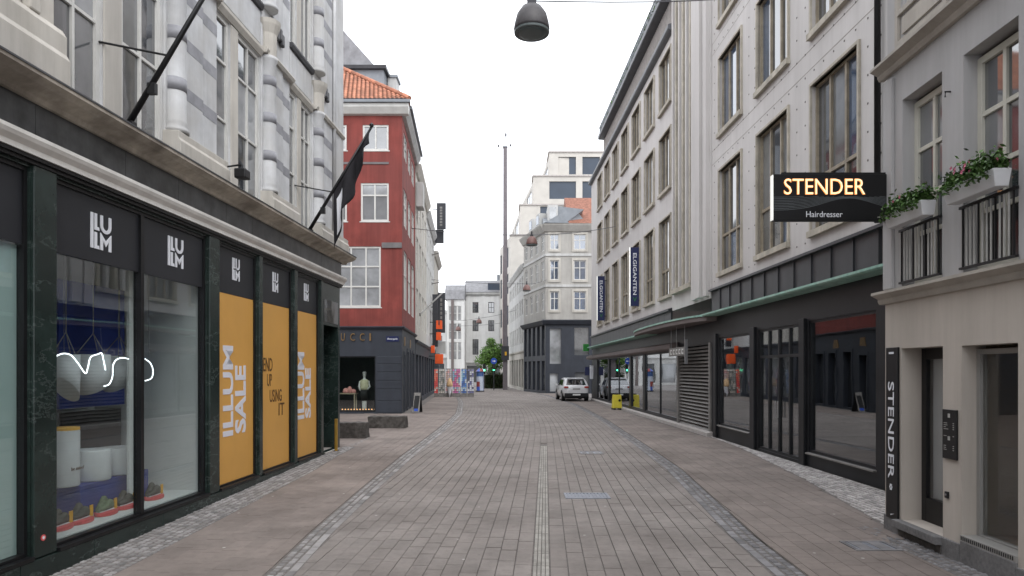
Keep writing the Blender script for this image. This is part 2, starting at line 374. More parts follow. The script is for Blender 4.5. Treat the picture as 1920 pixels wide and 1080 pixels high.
# ------------------------------------------------------------------ window builder (shared meshes for alike windows)
_cache = {}
def cached(key, fn, name, mat, smooth=False):
    k = (name, mat.name, key)
    if k not in _cache:
        mb = MB(); fn(mb); _cache[k] = mb.mesh(name, mat, smooth)
    return _cache[k]
def window(parent, x0, x1, z0, z1, y, cols, rows, fm, pm, fw=.06, mw=.04, fd=.07, sill=None, sm=None, name='window', split=True):
    """cols / rows: fractions of the bars; frame part with pane (and sill) sub-parts, origin at its lower left"""
    w, h = round(x1-x0, 3), round(z1-z0, 3)
    def fr(mb):
        mb.box(0, fw, 0, fd, 0, h); mb.box(w-fw, w, 0, fd, 0, h); mb.box(fw, w-fw, 0, fd, 0, fw); mb.box(fw, w-fw, 0, fd, h-fw, h)
        for c in cols: mb.box(c*w-mw/2, c*w+mw/2, .003, fd-.003, fw, h-fw)
        xs = [fw]+[c*w for c in cols]+[w-fw]
        for r in rows:
            for i in range(len(xs)-1):
                mb.box(xs[i]+(mw/2 if i else 0), xs[i+1]-(mw/2 if i < len(xs)-2 else 0), .006, fd-.006, r*h-mw/2, r*h+mw/2)
    o = link(cached((w, h, tuple(cols), tuple(rows), fw, mw, fd), fr, name, fm), name, parent, loc=(x0, y, z0))
    xs = [fw]+[c*w for c in cols]+[w-fw]; zs = [fw]+[r*h for r in rows]+[h-fw]
    if not split: xs = [fw, w-fw]; zs = [fw, h-fw]
    for i in range(len(xs)-1):
        for j in range(len(zs)-1):
            e = mw/2 if split else 0
            a, b = xs[i]+(e if i else 0), xs[i+1]-(e if i < len(xs)-2 else 0); c, d = zs[j]+(e if j else 0), zs[j+1]-(e if j < len(zs)-2 else 0)
            a, b, c, d = [round(q, 3) for q in (a, b, c, d)]
            p = pm(i, j) if callable(pm) else pm
            link(cached((b-a, d-c, 0), lambda mb: mb.box(0, b-a, 0, .012, 0, d-c), 'pane', p), 'pane', o, loc=(a, fd*.55, c))
    if sill:
        so, sh = sill
        link(cached((w, so, sh), lambda mb: mb.box(-.06, w+.06, -so, .03, -sh, -.003), 'sill', sm or fm), 'sill', o, loc=(0, 0, 0))
    return o

# ------------------------------------------------------------------ facade planes of the street
FL = Fac(gp(600, 854), ((1025-CX)/F, 1))                       # department store, left
PN = gp(1335, 818)
FR = Fac(PN, (-(926-CX)/F, -1))                                # long office building, far stretch (x < 0 is farther away)
NR = Fac(PN, (-(942-CX)/F, -1))                                # its nearer stretch (x > 0)
SB = Fac(gp(1660, 990), (-(1000-CX)/F, -1))                    # hairdresser's house, right
RC = gp(754, 775)
RF = Fac(RC, (1, 0))                                           # red house, front
RS = Fac(RC, ((880-CX)/F, 1))                                  # red house, street side

# ------------------------------------------------------------------ ground
def lerp_tab(tab, y):
    if y <= tab[0][0]: return tab[0][1]
    for (a, b), (c, d) in zip(tab, tab[1:]):
        if y <= c: return b+(d-b)*(y-a)/(c-a)
    return tab[-1][1]
GLt = [(0,-2.5),(6.8,-2.5),(9,-2.58),(12.5,-2.6),(17,-2.57),(24,-2.5),(32.6,-2.6),(43,-3.3),(75,-6.5)]
GRt = [(0,2.8),(6.9,2.87),(8.3,2.92),(14.15,3.45),(18.7,3.62),(29,3.92),(41,3.9),(55,3.0),(75,.2)]
XSt = [(4,4.75),(8,4.86),(9.04,5.06),(13.1,5.68),(18.3,6.22),(21.2,6.3)]
GL = lambda y: lerp_tab(GLt, y)
GR = lambda y: lerp_tab(GRt, y)
flx = lambda y: FL.p[0]+(y-FL.p[1])*(1025-CX)/F
rsx = lambda y: RC[0]+(y-RC[1])*(880-CX)/F
frx = lambda y: PN[0]+(y-PN[1])*(926-CX)/F
nrx = lambda y: PN[0]+(y-PN[1])*(942-CX)/F
sbx = lambda y: SB.p[0]+(y-SB.p[1])*(1000-CX)/F
def g(x, y):                                                   # the street falls a little towards the near left corner
    return -.021*max(0, 16.46-y)*min(1, max(0, -x/4.5))
def sheet(name, L, Rr, y0, y1, dz, mat, nx=6, ny=40):
    mb = MB(); ys = [y0+(y1-y0)*j/ny for j in range(ny+1)]
    for y in ys:
        for i in range(nx+1):
            x = L(y)+(Rr(y)-L(y))*i/nx; mb.v.append((x, y, g(x, y)+dz))
    for j in range(ny):
        for i in range(nx):
            a = j*(nx+1)+i; mb.f.append((a, a+1, a+nx+2, a+nx+1))
    return structure(mb.build(name, mat))
mb = MB(); gx = [-300,-60,-20,-8,-4.5,-3,-1.5,0,2,8,30,300]; gy = [-40,-5]+[i*2 for i in range(0,9)]+[16.46,25,60,140,600]
for y in gy:
    for x in gx: mb.v.append((x, y, g(x, y)-.05))
for j in range(len(gy)-1):
    for i in range(len(gx)-1): a = j*len(gx)+i; mb.f.append((a, a+1, a+len(gx)+1, a+len(gx)))
structure(mb.build('ground', m_far))

def piece(w, l, t, ins, mat, name):
    a, b = w/2, l/2
    return MB().hull8([(-a,-b,-t),(a,-b,-t),(a,b,-t),(-a,b,-t)], [(-a+ins,-b+ins,0),(a-ins,-b+ins,0),(a-ins,b-ins,0),(-a+ins,b-ins,0)]).mesh(name, mat)
def pave(st, name, mat, L, Rr, y0, y1, w, l, Xa, nobj, gap=.007, ins=.004, t=.03, zj=.002, skip=None, irr=0, dz=0, rest='paving_field', cgap=None):
    """lay courses along the street between the edges L and Rr: the largest nobj pieces become objects, the rest one mesh"""
    cand, rest_mb = [], MB(); cgap = gap if cgap is None else cgap
    k0 = int(min((min(L(y), Rr(y))-Xa(y))/w for y in (y0, (y0+y1)/2, y1)))-6
    k1 = int(max((max(L(y), Rr(y))-Xa(y))/w for y in (y0, (y0+y1)/2, y1)))+6
    for k in range(k0, k1):
        y = y0-random.random()*l
        while y < y1:
            ll = l*(1+random.uniform(-irr, irr)); ya, yb = y+cgap/2, y+ll-cgap/2; y += ll
            if ya < y0 or (skip and k in skip and ya < 19): continue
            xa0, xa1 = Xa(ya)+k*w+gap/2, Xa(ya)+(k+1)*w-gap/2; xb0, xb1 = Xa(yb)+k*w+gap/2, Xa(yb)+(k+1)*w-gap/2
            La, Ra, Lb, Rb = L(ya), Rr(ya), L(yb), Rr(yb)
            c = [max(xa0, La), min(xa1, Ra), min(xb1, Rb), max(xb0, Lb)]
            if c[1]-c[0] < .025 or c[2]-c[3] < .025: continue
            whole = c == [xa0, xa1, xb1, xb0]
            cx, cy = sum(c)/4, (ya+yb)/2; z = g(cx, cy)+random.uniform(-zj, zj)+dz
            px = CX+cx/cy*F if cy > 2 else -1; py = HY+F*H/cy if cy > 2 else 5000
            vis = -40 < px < 1960 and py < 1100
            if whole and vis: cand.append((cy, cx, z, (xb0-xa0)/(yb-ya), c, ya, yb, ll))
            else:
                lo = [(c[0],ya),(c[1],ya),(c[2],yb),(c[3],yb)]
                rest_mb.hull8([(a,b,g(a,b)-t+z-g(cx,cy)) for a,b in lo], [(a+(ins if i in (0,3) else -ins), b+(ins if i < 2 else -ins), g(a,b)+z-g(cx,cy)) for i,(a,b) in enumerate(lo)])
    cand.sort(key=lambda q: q[0]); ms = {}
    for i, (cy, cx, z, sl, c, ya, yb, ll) in enumerate(cand):
        if i < nobj:
            key = round((ll)/l*12)
            if key not in ms: ms[key] = piece(w-gap, l*key/12-cgap, t, ins, mat, name)
            o = link(ms[key], name, st, loc=(cx, cy, z))
            o.rotation_euler = (math.atan(-(g(cx,cy-.2)-g(cx,cy+.2))/.4), 0, -math.atan(sl))
        else:
            lo = [(c[0],ya),(c[1],ya),(c[2],yb),(c[3],yb)]
            rest_mb.hull8([(a,b,g(a,b)-t+z-g(cx,cy)) for a,b in lo], [(a+(ins if i2 in (0,3) else -ins), b+(ins if i2 < 2 else -ins), g(a,b)+z-g(cx,cy)) for i2,(a,b) in enumerate(lo)])
    if rest_mb.v: rest_mb.build(rest, mat, st, kind='stuff')
def axis(y):                                                   # the courses drift right, then swing left with the street
    return .2+.05*(y-6.8) if y < 20 else .86+.05*(y-20)-.0026*(y-20)**2
road = sheet('carriageway', lambda y: GL(y)+.16, lambda y: GR(y)-.16, 2.5, 75, -.014, m_bed, 8, 60)
pave(road, 'paver', m_paver, lambda y: GL(y)+.17, lambda y: GR(y)-.17, 3, 74, .19, .47, axis, 300, skip={0}, irr=.08, gap=.008, cgap=.0035, ins=.0025)
def drain_piece(mb):                                           # buff drain stones along the crown, ribbed lengthwise
    for q in range(4): a = -.088+q*.044; mb.hull8([(a,-.235,-.03),(a+.044,-.235,-.03),(a+.044,.235,-.03),(a,.235,-.03)], [(a+.005,-.232,0),(a+.039,-.232,0),(a+.039,.232,0),(a+.005,.232,0)])
for k in range(28):
    y = 5.5+k*.475; o = link(cached('buff', drain_piece, 'drain_stone', m_strip), 'drain_stone', road, loc=(axis(y)+.095, y, .001)); o.rotation_euler.z = -.05
def strip_w(y): return .78-.018*(y-5) if y < 14 else max(.12, .62-.07*(y-14))
def pl_left(y):                                                # inner edge of the left pavement
    if y < 18.0: return flx(y)+strip_w(y)+.02
    if y < RC[1]: return -16.0
    return rsx(y)+.02
def pl_leftstep(y0, y1, Lf, n, rest): pave(pav_l, 'paving_slab', m_pink, Lf, lambda y: GL(y)-.17, y0, y1, .225, .45, lambda y: -2.7, n, gap=.003, ins=.002, zj=.001, irr=.0, rest=rest)
pav_l = sheet('pavement', lambda y: flx(y)-.3 if y < 18 else (-16 if y < RC[1] else rsx(y)), lambda y: GL(y)-.15, 2.5, 60, -.012, m_bed, 8, 80)
pl_leftstep(3, 18.0, lambda y: flx(y)+strip_w(y)+.02, 280, 'paving_field')
pl_leftstep(18.0, RC[1]-.4, lambda y: -13.0, 0, 'paving_field')
pl_leftstep(RC[1]-.4, 60, lambda y: rsx(y)+.5, 0, 'paving_field')
strip_l = sheet('sett_margin', lambda y: flx(y)-.05, lambda y: flx(y)+strip_w(y), 3, 21, -.010, m_bed, 4, 30)
pave(strip_l, 'sett', m_sett, lambda y: flx(y)+.01, lambda y: flx(y)+strip_w(y), 3, 21, .105, .10, lambda y: flx(y), 300, gap=.012, ins=.016, zj=.006, irr=.2, rest='sett_field')
gut_l = sheet('gutter', lambda y: GL(y)-.15, lambda y: GL(y)+.16, 3, 60, -.012, m_bed, 2, 60)
pave(gut_l, 'sett', m_sett, lambda y: GL(y)-.15, lambda y: GL(y)+.05, 3, 60, .10, .11, lambda y: GL(y)-.15, 200, gap=.012, ins=.014, zj=.005, irr=.15, rest='sett_field', dz=-.004)
pave(gut_l, 'channel_stone', m_sett, lambda y: GL(y)+.05, lambda y: GL(y)+.16, 3, 60, .11, .32, lambda y: GL(y)+.05, 60, gap=.01, ins=.006, zj=.003, rest='channel_field', dz=-.008)
gut_r = sheet('gutter', lambda y: GR(y)-.16, lambda y: GR(y)+.16, 3, 60, -.012, m_bed, 2, 60)
pave(gut_r, 'sett', m_sett_d, lambda y: GR(y)-.05, lambda y: GR(y)+.16, 3, 60, .105, .11, lambda y: GR(y)-.05, 200, gap=.012, ins=.014, zj=.005, irr=.15, rest='sett_field', dz=-.004)
pave(gut_r, 'channel_stone', m_sett_d, lambda y: GR(y)-.16, lambda y: GR(y)-.05, 3, 60, .11, .32, lambda y: GR(y)-.16, 60, gap=.01, ins=.006, zj=.003, rest='channel_field', dz=-.008)
XS = lambda y: lerp_tab(XSt, y) if y < 21.2 else frx(y)-.25
pav_r = sheet('pavement', lambda y: GR(y)+.15, lambda y: max(XS(y), nrx(y) if y > 9 else 0)+.3, 2.5, 62, -.012, m_bed, 8, 60)
pave(pav_r, 'paving_slab', m_pink, lambda y: GR(y)+.17, lambda y: XS(y)-.02 if y > 8.2 else sbx(y)-.36, 3, 60, .225, .45, lambda y: 3.1+.045*(y-6), 280, gap=.003, ins=.002, zj=.001)
strip_r = sheet('sett_margin', XS, lambda y: nrx(y)+.05, 8.3, 21.2, -.010, m_bed, 4, 30)
pave(strip_r, 'sett', m_sett_l, lambda y: XS(y)+.01, lambda y: nrx(y)-.01, 8.4, 21.2, .10, .105, lambda y: nrx(y), 300, gap=.011, ins=.013, zj=.004, irr=.15, rest='sett_field')
strip_s = sheet('sett_margin', lambda y: sbx(y)-.36, lambda y: sbx(y)+.05, 3.5, 8.3, -.010, m_bed, 4, 20)
pave(strip_s, 'sett', m_sett_d, lambda y: sbx(y)-.35, lambda y: sbx(y)-.01, 3.5, 8.9, .095, .10, lambda y: sbx(y), 150, gap=.014, ins=.016, zj=.008, irr=.2, rest='sett_field')

def grate(name, label, px, py, w, l, n, mat):
    x, y = gp(px, py); t = thing(name, label, 'drain cover', loc=(x, y, g(x, y)))
    fr = MB(); e = .045
    fr.box(-w/2, w/2, -l/2, -l/2+e, 0, .012); fr.box(-w/2, w/2, l/2-e, l/2, 0, .012); fr.box(-w/2, -w/2+e, -l/2+e, l/2-e, 0, .012); fr.box(w/2-e, w/2, -l/2+e, l/2-e, 0, .012)
    fr.build('frame', mat, t)
    b = MB(); st = (w-2*e)/n
    for i in range(n): b.box(-w/2+e+st*(i+.18), -w/2+e+st*(i+.82), -l/2+e, l/2-e, .002, .009)
    b.build('bars', mat, t, kind='stuff'); MB().box(-w/2+e, w/2-e, -l/2+e, l/2-e, .0005, .003).build('plate', m_iron_c, t)
grate('drain_grate', 'square pale metal drain grate set in the grey pavers right of the centre', 1100, 930, .74, .5, 11, m_iron_c)
grate('drain_grate', 'small dark flat cover in the pavers farther up the street', 1108, 849, .6, .6, 3, m_sett_d)
grate('drain_grate', 'rust brown access cover in the pavement by the beige doorway', 1632, 1024, .55, .42, 2, m_sett_d)

# ------------------------------------------------------------------ department store, left
store = thing('department_store', 'pale stone department store with green marble shopfront and banded columns', 'building', FL, 0, 0, 0)
X = FL.x
ZW0, ZW1, ZH = .07, 4.30, 3.46                                 # shop window bottom, top, underside of the header panel
xe = X(637); xs0 = -34.0  # xs0: plain unseen length behind the camera, added to shade the street
wins = [(X(-330), X(56)), (X(104), X(388)), (X(410), X(482)), (X(491), X(548)), (X(556.5), X(598.5))]
door = (X(606), X(634))
mb = MB(); wall(mb, xs0, xe, -.45, 4.38, [(a, b, ZW0, ZW1) for a, b in wins]+[(door[0], door[1], .03, 3.25)], .16)
mb.quad((xe,0,-.45),(xe,9,-.45),(xe,9,4.4),(xe,0,4.4)); mb.quad((xs0,0,-.45),(xs0,0,4.4),(xs0,9,4.4),(xs0,9,-.45))
mb.build('marble_shopfront', m_marble, store)
for a, b in [(X(58.5), X(101.5)), (X(390), X(408.5)), (X(484), X(490)), (X(550), X(555.5)), (X(600), X(604.5))]:
    MB().box(a, b, -.035, .02, ZW0-.02, 4.33).build('pilaster', m_marble, store, bevel=.008)
for a, b in zip([xs0]+[X(p) for p in (30,170,300,430,520)], [X(p) for p in (30,170,300,430,520)]+[door[0]]):
    MB().box(a+.003, b-.003, -.05, .02, -.42, ZW0-.035).build('plinth_slab', m_marble, store, bevel=.006)
MB().prof([(.02,4.33),(-.05,4.33),(-.05,4.37),(-.08,4.37),(-.08,4.41),(.02,4.41)], xs0, xe+.03).build('black_head_trim', m_black, store)
MB().prof([(.02,4.412),(-.10,4.412),(-.10,4.47),(-.15,4.52),(-.17,4.56),(-.17,4.60),(-.12,4.61),(.02,4.63)], xs0, xe+.12).build('white_moulding', m_mould, store)
fx = [xs0]+[X(p) for p in (60,230,330,420,470,520,560,600)]+[xe+.02]
for a, b in zip(fx, fx[1:]): MB().box(a+.003, b-.003, -.04, .02, 4.632, 5.0).build('fascia_slab', m_fascia, store)
MB().prof([(.02,5.0),(-.09,5.0),(-.11,5.05),(-.28,5.10),(-.34,5.14),(-.36,5.15),(-.36,5.20),(.02,5.235)], xs0, xe+.32).build('cornice', m_corn, store)
MB().prof([(-.37,5.19),(-.37,5.212),(.02,5.248),(.02,5.238)], xs0, xe+.33).build('cornice_flashing', m_lead, store)
# shop windows
def illum_logo(parent, xc, zc, w, h, y):
    b = MB(); t = w*.115; u = w/2; x0 = xc-u; zt = zc+h/2; zb = zc-h/2; gp_ = h*.03
    b.box(x0, x0+t, y-.012, y, zb, zt)
    xl = x0+t*1.55; q = w*.2; zm = zc
    for za, zb_ in ((zm+gp_, zt), (zb, zm-gp_)):
        b.face([(xl,za),(xl+q*1.15,za),(xl+q*1.15-t*.2,za+t*.95),(xl+t,za+t*.95),(xl+t,zb_),(xl,zb_)], y-.012, y)
    xu = xl+q*1.15+w*.06; xr = xc+u; za = zm+gp_*.2
    ro = (xr-xu)/2; ri = ro-t; xm0 = (xu+xr)/2; zc0 = za+ro*.9
    out_ = [(xm0-ro*math.cos(math.pi*q/10), zc0-ro*.95*math.sin(math.pi*q/10)) for q in range(11)]; in_ = [(xm0+ri*math.cos(math.pi*q/10), zc0-ri*.95*math.sin(math.pi*q/10)) for q in range(11)]
    b.face([(xu,zt)]+out_+[(xr,zt),(xr-t,zt)]+in_+[(xu+t,zt)], y-.012, y)
    zt2 = zm-gp_*1.2; xm = (xu+xr)/2
    b.face([(xu,zb),(xu+t,zb),(xu+t,zt2-h*.16),(xm,zb+h*.12),(xr-t,zt2-h*.16),(xr-t,zb),(xr,zb),(xr,zt2+h*.03),(xm,zb+h*.27),(xu,zt2+h*.03)], y-.012, y)
    return b.build('logo', m_white, parent)
def shop_window(a, b, mull, glass, label=None):
    fr = MB(); e = .045
    fr.box(a, a+e, .03, .13, ZW0, ZW1); fr.box(b-e, b, .03, .13, ZW0, ZW1); fr.box(a+e, b-e, .03, .13, ZW0, ZW0+e); fr.box(a+e, b-e, .03, .13, ZW1-e, ZW1)
    fr.box(a, b, -.06, .028, ZW0-.03, ZW0+.012)
    for m in mull: fr.box(m-.035, m+.035, .02, .13, ZW0+e, ZW1-e)
    o = fr.build('shop_window', m_black, store)
    if label: o['label'] = label
    xs = [a+e]+[v for m in mull for v in (m-.035, m+.035)]+[b-e]
    for i in range(0, len(xs), 2):
        if glass: MB().box(xs[i], xs[i+1], .085, .095, ZW0+e, ZH).build('pane', glass, o)
        MB().box(xs[i], xs[i+1], .055, .08, ZH, ZW1-e).build('header_panel', m_panel, o)
    return o
def room(parent, a, b, d, z0, z1, wm, fm, y0=.135, name='display_space'):
    r = MB().quad((a,d,z0),(b,d,z0),(b,d,z1),(a,d,z1)).quad((a,y0,z0),(a,d,z0),(a,d,z1),(a,y0,z1)).quad((b,y0,z0),(b,y0,z1),(b,d,z1),(b,d,z0)).quad((a,y0,z1),(a,d,z1),(b,d,z1),(b,y0,z1))
    r.build(name, wm, parent); MB().box(a, b, y0, d, z0-.04, z0).build(name+'_floor', fm, parent)
w0 = shop_window(*wins[0], [X(-150)], m_shopglass, 'window lined with pale frosted film')
MB().box(wins[0][0]+.05, wins[0][1]-.05, .11, .125, ZW0+.05, ZH-.01).build('frosted_film', m_teal, w0)
w1 = shop_window(*wins[1], [X(270)], m_shopglass)
room(w1, wins[1][0]+.01, wins[1][1]-.01, 1.9, ZW0+.06, 4.2, m_int_g, m_int_w)
for px0, px1, dz in ((177, 215, 0), (321, 349, 0)):
    illum_logo(w1, (X(px0)+X(px1))/2, (FL.z(px0, 392)+FL.z(px0, 468))/2 if px0 < 200 else (FL.z(px0, 440)+FL.z(px0, 498))/2, X(px1)-X(px0), .44, .054)
poster = {}
for k, (a, b) in enumerate(wins[2:]):
    o = shop_window(a, b, [], None)
    p = MB().box(a+.046, b-.046, .06, .085, ZW0+.045, ZH-.004).build('poster', m_orange, o); poster[k] = (o, a, b)
    xc = (a+b)/2; illum_logo(o, xc-.02, 3.93, .28, .40, .054)
def vert(o, s, px0, px1, py0, py1, mat, rot=90, bold=.02, y=.059):
    xm = (px0+px1)/2
    text(s, o, mat, X(px0), X(px1), FL.z(xm, py1), FL.z(xm, py0), y, rot=rot, bold=bold, depth=.004)
vert(poster[0][0], 'ILLUM', 424, 443, 648, 818, m_posterw, bold=.03); vert(poster[0][0], 'SALE', 446.5, 466.5, 685, 812, m_posterw, bold=.03)
vert(poster[2][0], 'ILLUM', 563, 575, 660, 786, m_posterw, bold=.03); vert(poster[2][0], 'SALE', 577, 587, 690, 784, m_posterw, bold=.03)
for s, a, b, c, d in (('END', 499, 516, 671, 696), ('UP', 506, 515, 701, 724), ('USING', 511, 533, 730, 753), ('IT', 527.5, 538, 755, 778)): vert(poster[1][0], s, a, b, c, d, m_posterd, rot=0, bold=.005)
# entrance recess
dr = MB().box(door[0], door[1], 1.15, 1.2, .03, 3.25); dr.build('door', m_black, store)
MB().quad((door[0],.16,.03),(door[0],1.15,.03),(door[0],1.15,3.25),(door[0],.16,3.25)).quad((door[1],.16,.03),(door[1],.16,3.25),(door[1],1.15,3.25),(door[1],1.15,.03)).quad((door[0],.16,3.25),(door[0],1.15,3.25),(door[1],1.15,3.25),(door[1],.16,3.25)).build('entrance_recess', m_marble, store)
MB().box(door[0], door[1], -.06, 1.15, -.05, .028).build('threshold', m_concrete, store)
MB().box(X(607), X(633), -.012, -.002, 3.32, 3.9).build('glass_panel', m_pane, store)
# upper facade
ops = []; up = []
piers = [(-420, 84), (305, 404), (488, 541), (584, 640)]        # pixel extents of the stone piers
bays = [((88, 191), (228, 304)), ((405.5, 431), (446, 487.5)), ((542, 556), (564, 583.5))]
Z1, Z2, Z3, Z4 = 5.25, 8.22, 9.25, 13.2
for pa, pb in bays:
    for a, b in (pa, pb):
        for z0, z1 in ((Z1+.02, Z2), (Z3, Z4)): ops.append((X(a), X(b), z0, z1)); up.append((X(a), X(b), z0, z1))
mb = MB(); wall(mb, xs0, xe, 4.4, 15.0, ops, .22, back=9)
mb.build('stone_wall', m_stone_w, store)
for i, (a, b, c, d) in enumerate(up):
    n = 2 if b-a > .55 else 1
    window(store, a, b, c, d, .03, [.5] if b-a > .55 else [], [.42, .72] if i % 2 else [.40, .74], m_wpaint,
           lambda p, q, i=i: (m_pane_l if (i+q) % 3 == 1 else (m_pane_m if (i+p+q) % 2 else m_pane)), .07, .04)
for pa, pb in bays:                                             # stone mullion between the pair, sill and spandrel
    m0, m1 = X(pa[1])+.02, X(pb[0])-.02
    for z0, z1 in ((Z1+.02, Z2), (Z3, Z4)): MB().box(m0, m1, -.02, .03, z0, z1).build('stone_mullion', m_stone, store, bevel=.012)
    a, b = X(pa[0]), X(pb[1])
    MB().prof([(.02,Z2+.01),(-.03,Z2+.01),(-.08,Z2+.10),(-.08,Z2+.16),(.02,Z2+.20)], a, b).build('lintel_moulding', m_stone, store)
    MB().box(a+.02, b-.02, -.02, .01, Z2+.24, Z3-.16).build('spandrel_panel', m_stone_w, store, bevel=.02)
    MB().prof([(.02,Z3-.13),(-.06,Z3-.13),(-.09,Z3-.06),(-.09,Z3-.02),(.02,Z3-.01)], a, b).build('dark_sill', m_lead, store)
for pa, pb in piers:
    a, b = X(pa), min(X(pb), xe)
    if pa < 0:
        for q0, q1, dd in ((X(-60), X(20), .12), (X(24), X(46), .19), (X(50), X(83), .12)): MB().box(q0, q1, -dd, .02, 5.9, 15).build('pilaster', m_stone, store, bevel=.02)
        MB().prof([(.02,5.25),(-.26,5.25),(-.26,5.55),(-.22,5.62),(-.22,5.82),(-.17,5.9),(.02,5.9)], a, X(90)).build('pier_base', m_stone, store)
        continue
    wd = b-a; rc = min(.155, wd*.20); xc = a+rc+.07
    MB().box(a+.01, b-.01, -.03, .015, 5.25, 15).build('pier', m_stone_w, store, bevel=.015)
    MB().box(xc+rc+.06, xc+rc+.06+.5*(b-.06-xc-rc), -.08, -.025, 5.62, 15).build('pilaster', m_stone_w, store, bevel=.015)
    MB().prof([(.02,5.25),(-.27,5.25),(-.27,5.45),(-.24,5.5),(-.24,5.6),(.02,5.62)], a, b-.02).build('pier_base', m_stone, store, bevel=.01)
    for zb, zt in ((5.62, 8.30), (9.25, 13.2)):
        c = MB().lathe([(rc*1.25,0),(rc*1.28,.05),(rc*1.05,.10),(rc*1.14,.14),(rc,.19),(rc,zt-zb-.1),(rc*1.15,zt-zb-.06),(rc*1.2,zt-zb)], (xc, -.06, zb), 20).build('column', m_stone_w, store, smooth=True)
        for zq in (.62, 1.37, 2.1, 2.85):
            if zb+zq < zt-.3 and xc+rc+.1 < b-.1: px_ = xc+rc+.06; pe_ = px_+.5*(b-.06-xc-rc); MB().box(px_-.002, pe_+.002, -.083, -.02, zb+zq, zb+zq+.19).build('band', m_band, c); MB().box(pe_+.004, b-.012, -.033, -.02, zb+zq, zb+zq+.19).build('band', m_band, c)
            if zb+zq < zt-.3: MB().lathe([(rc+.006,0),(rc+.006,.19)], (xc, -.06, zb+zq), 20).build('band', m_band, c, smooth=True)
        MB().lathe([(rc*1.05,0),(rc*1.1,.45),(rc*1.5,.62),(rc*1.6,.70)], (xc, -.06, zt+.002), 12).build('capital', m_stone, c)
        pp = MB()
        for dx, dz in ((0,0),(.14,.05),(.25,-.02)): pp.box(xc+rc+.06+dx, xc+rc+.20+dx, -.17, -.08, zt+.5+dz, zt+.75+dz)
        MB().prof([(.02,zt+.02),(-.13,zt+.02),(-.16,zt+.08),(-.13,zt+.14),(.02,zt+.15)], a-.01, b).build('impost', m_stone, store)
        pp.build('carved_leaf', m_lead, store, bevel=.03)
MB().box(X(622), xe, -.10, .02, 5.26, 15).build('corner_pier', m_stone_w, store)
MB().tube([FL and (X(619.5), -.10, 5.3), (X(619.5), -.10, 15)], .05, 8).build('downpipe', m_stone_w, store, smooth=True)
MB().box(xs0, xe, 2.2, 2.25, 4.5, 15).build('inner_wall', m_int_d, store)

def flagpole(px, py, label, flag):
    x = X(px, -.22); z = 5.22
    t = thing('flagpole', label, 'flagpole', FL, x, -.22, z)
    L = 2.75; th = math.atan2(2.3, 1.42); d = Vector((0, -math.cos(th), math.sin(th)))
    MB().tube([d*0, d*L], [.040, .026], 10).build('pole', m_iron, t, smooth=True)
    MB().lathe([(.0,0),(.05,.02),(.05,.06),(.0,.10)], tuple(d*L), 10).build('finial', m_iron, t)
    MB().box(-.05, .05, -.10, .10, -.02, .06).build('bracket', m_iron, t)
    MB().box(-.035, .035, d.y*.62-.06, d.y*.62+.04, d.z*.62-.12, d.z*.62+.02).build('cleat', m_iron, t)
    MB().tube([d*1.05+Vector((-.01,0,0)), Vector((-.18, .28, (d*1.05).z+.12))], .014, 6).build('tie_rod', m_iron, t)
    if flag:
        n, k = 26, 12; b = MB()
        for i in range(n+1):
            s = i/n; q = d*(1.15+s*1.55); ln = .30+1.0*(1-s)**1.1
            for j in range(k+1):
                w = j/k
                b.v.append((q.x+.16*math.sin(s*11+w*1.5)*w, q.y+.05*math.sin(s*21+1)*w+.02, q.z-.03-ln*w))
        for i in range(n):
            for j in range(k): a = i*(k+1)+j; b.f.append((a, a+1, a+k+2, a+k+1))
        o = b.build('flag', m_flag, t, smooth=True); so = o.modifiers.new('thickness', 'SOLIDIFY'); so.thickness = .008
        b2 = MB()
        for i in range(2, 6):
            for j in range(3, 11):
                def P(i, j):
                    s = i/n; w = j/k; q = d*(1.15+s*1.55); ln = .30+1.0*(1-s)**1.1
                    return (q.x+.16*math.sin(s*11+w*1.5)*w, q.y+.05*math.sin(s*21+1)*w+.02, q.z-.03-ln*w)
                for dx in (-.009, .009):
                    b2.quad(*[(p[0]+dx, p[1], p[2]) for p in (P(i,j), P(i+1,j), P(i+1,j+1), P(i,j+1))])
        b2.build('white_print', m_white, o, smooth=True)
    return t
flagpole(238, 218, 'bare black flagpole slanting out over the shop window nearest the camera', False)
flagpole(578, 430, 'black flagpole with a limp black flag near the corner of the store', True)
xf = X(428, -.25)
t = thing('floodlight', 'small black floodlight on a bent arm above the store cornice', 'lamp', FL, xf, -.25, 5.21)
MB().tube([(0,.1,.0),(0,.1,.30),(0,-.22,.34),(0,-.22,.26)], .018, 8).build('arm', m_iron, t); MB().box(-.10, .10, -.34, -.14, .10, .26).build('lamp_head', m_black, t, bevel=.02); MB().box(-.05,.05,.05,.15,-.01,.02).build('base', m_iron, t)
xb = X(629, -.10)
t = thing('brass_post', 'slim brass post beside the dark corner entrance', 'post', FL, xb, -.12, 0)
MB().box(-.035, .035, -.035, .035, 0, .84).build('post', m_brass, t, bevel=.008); MB().box(-.06,.06,-.06,.06,0,.012).build('base_plate', m_lead, t)
t = thing('fire_alarm_disc', 'small red and white round sticker on the green marble pier', 'sticker', FL, X(75), -.036, FL.z(75, 1008))
MB().tube([(0,0,0),(0,-.006,0)], .035, 12).build('disc', m_tray, t); MB().tube([(0,-.0062,0),(0,-.008,0)], .018, 10).build('centre', m_white, t)

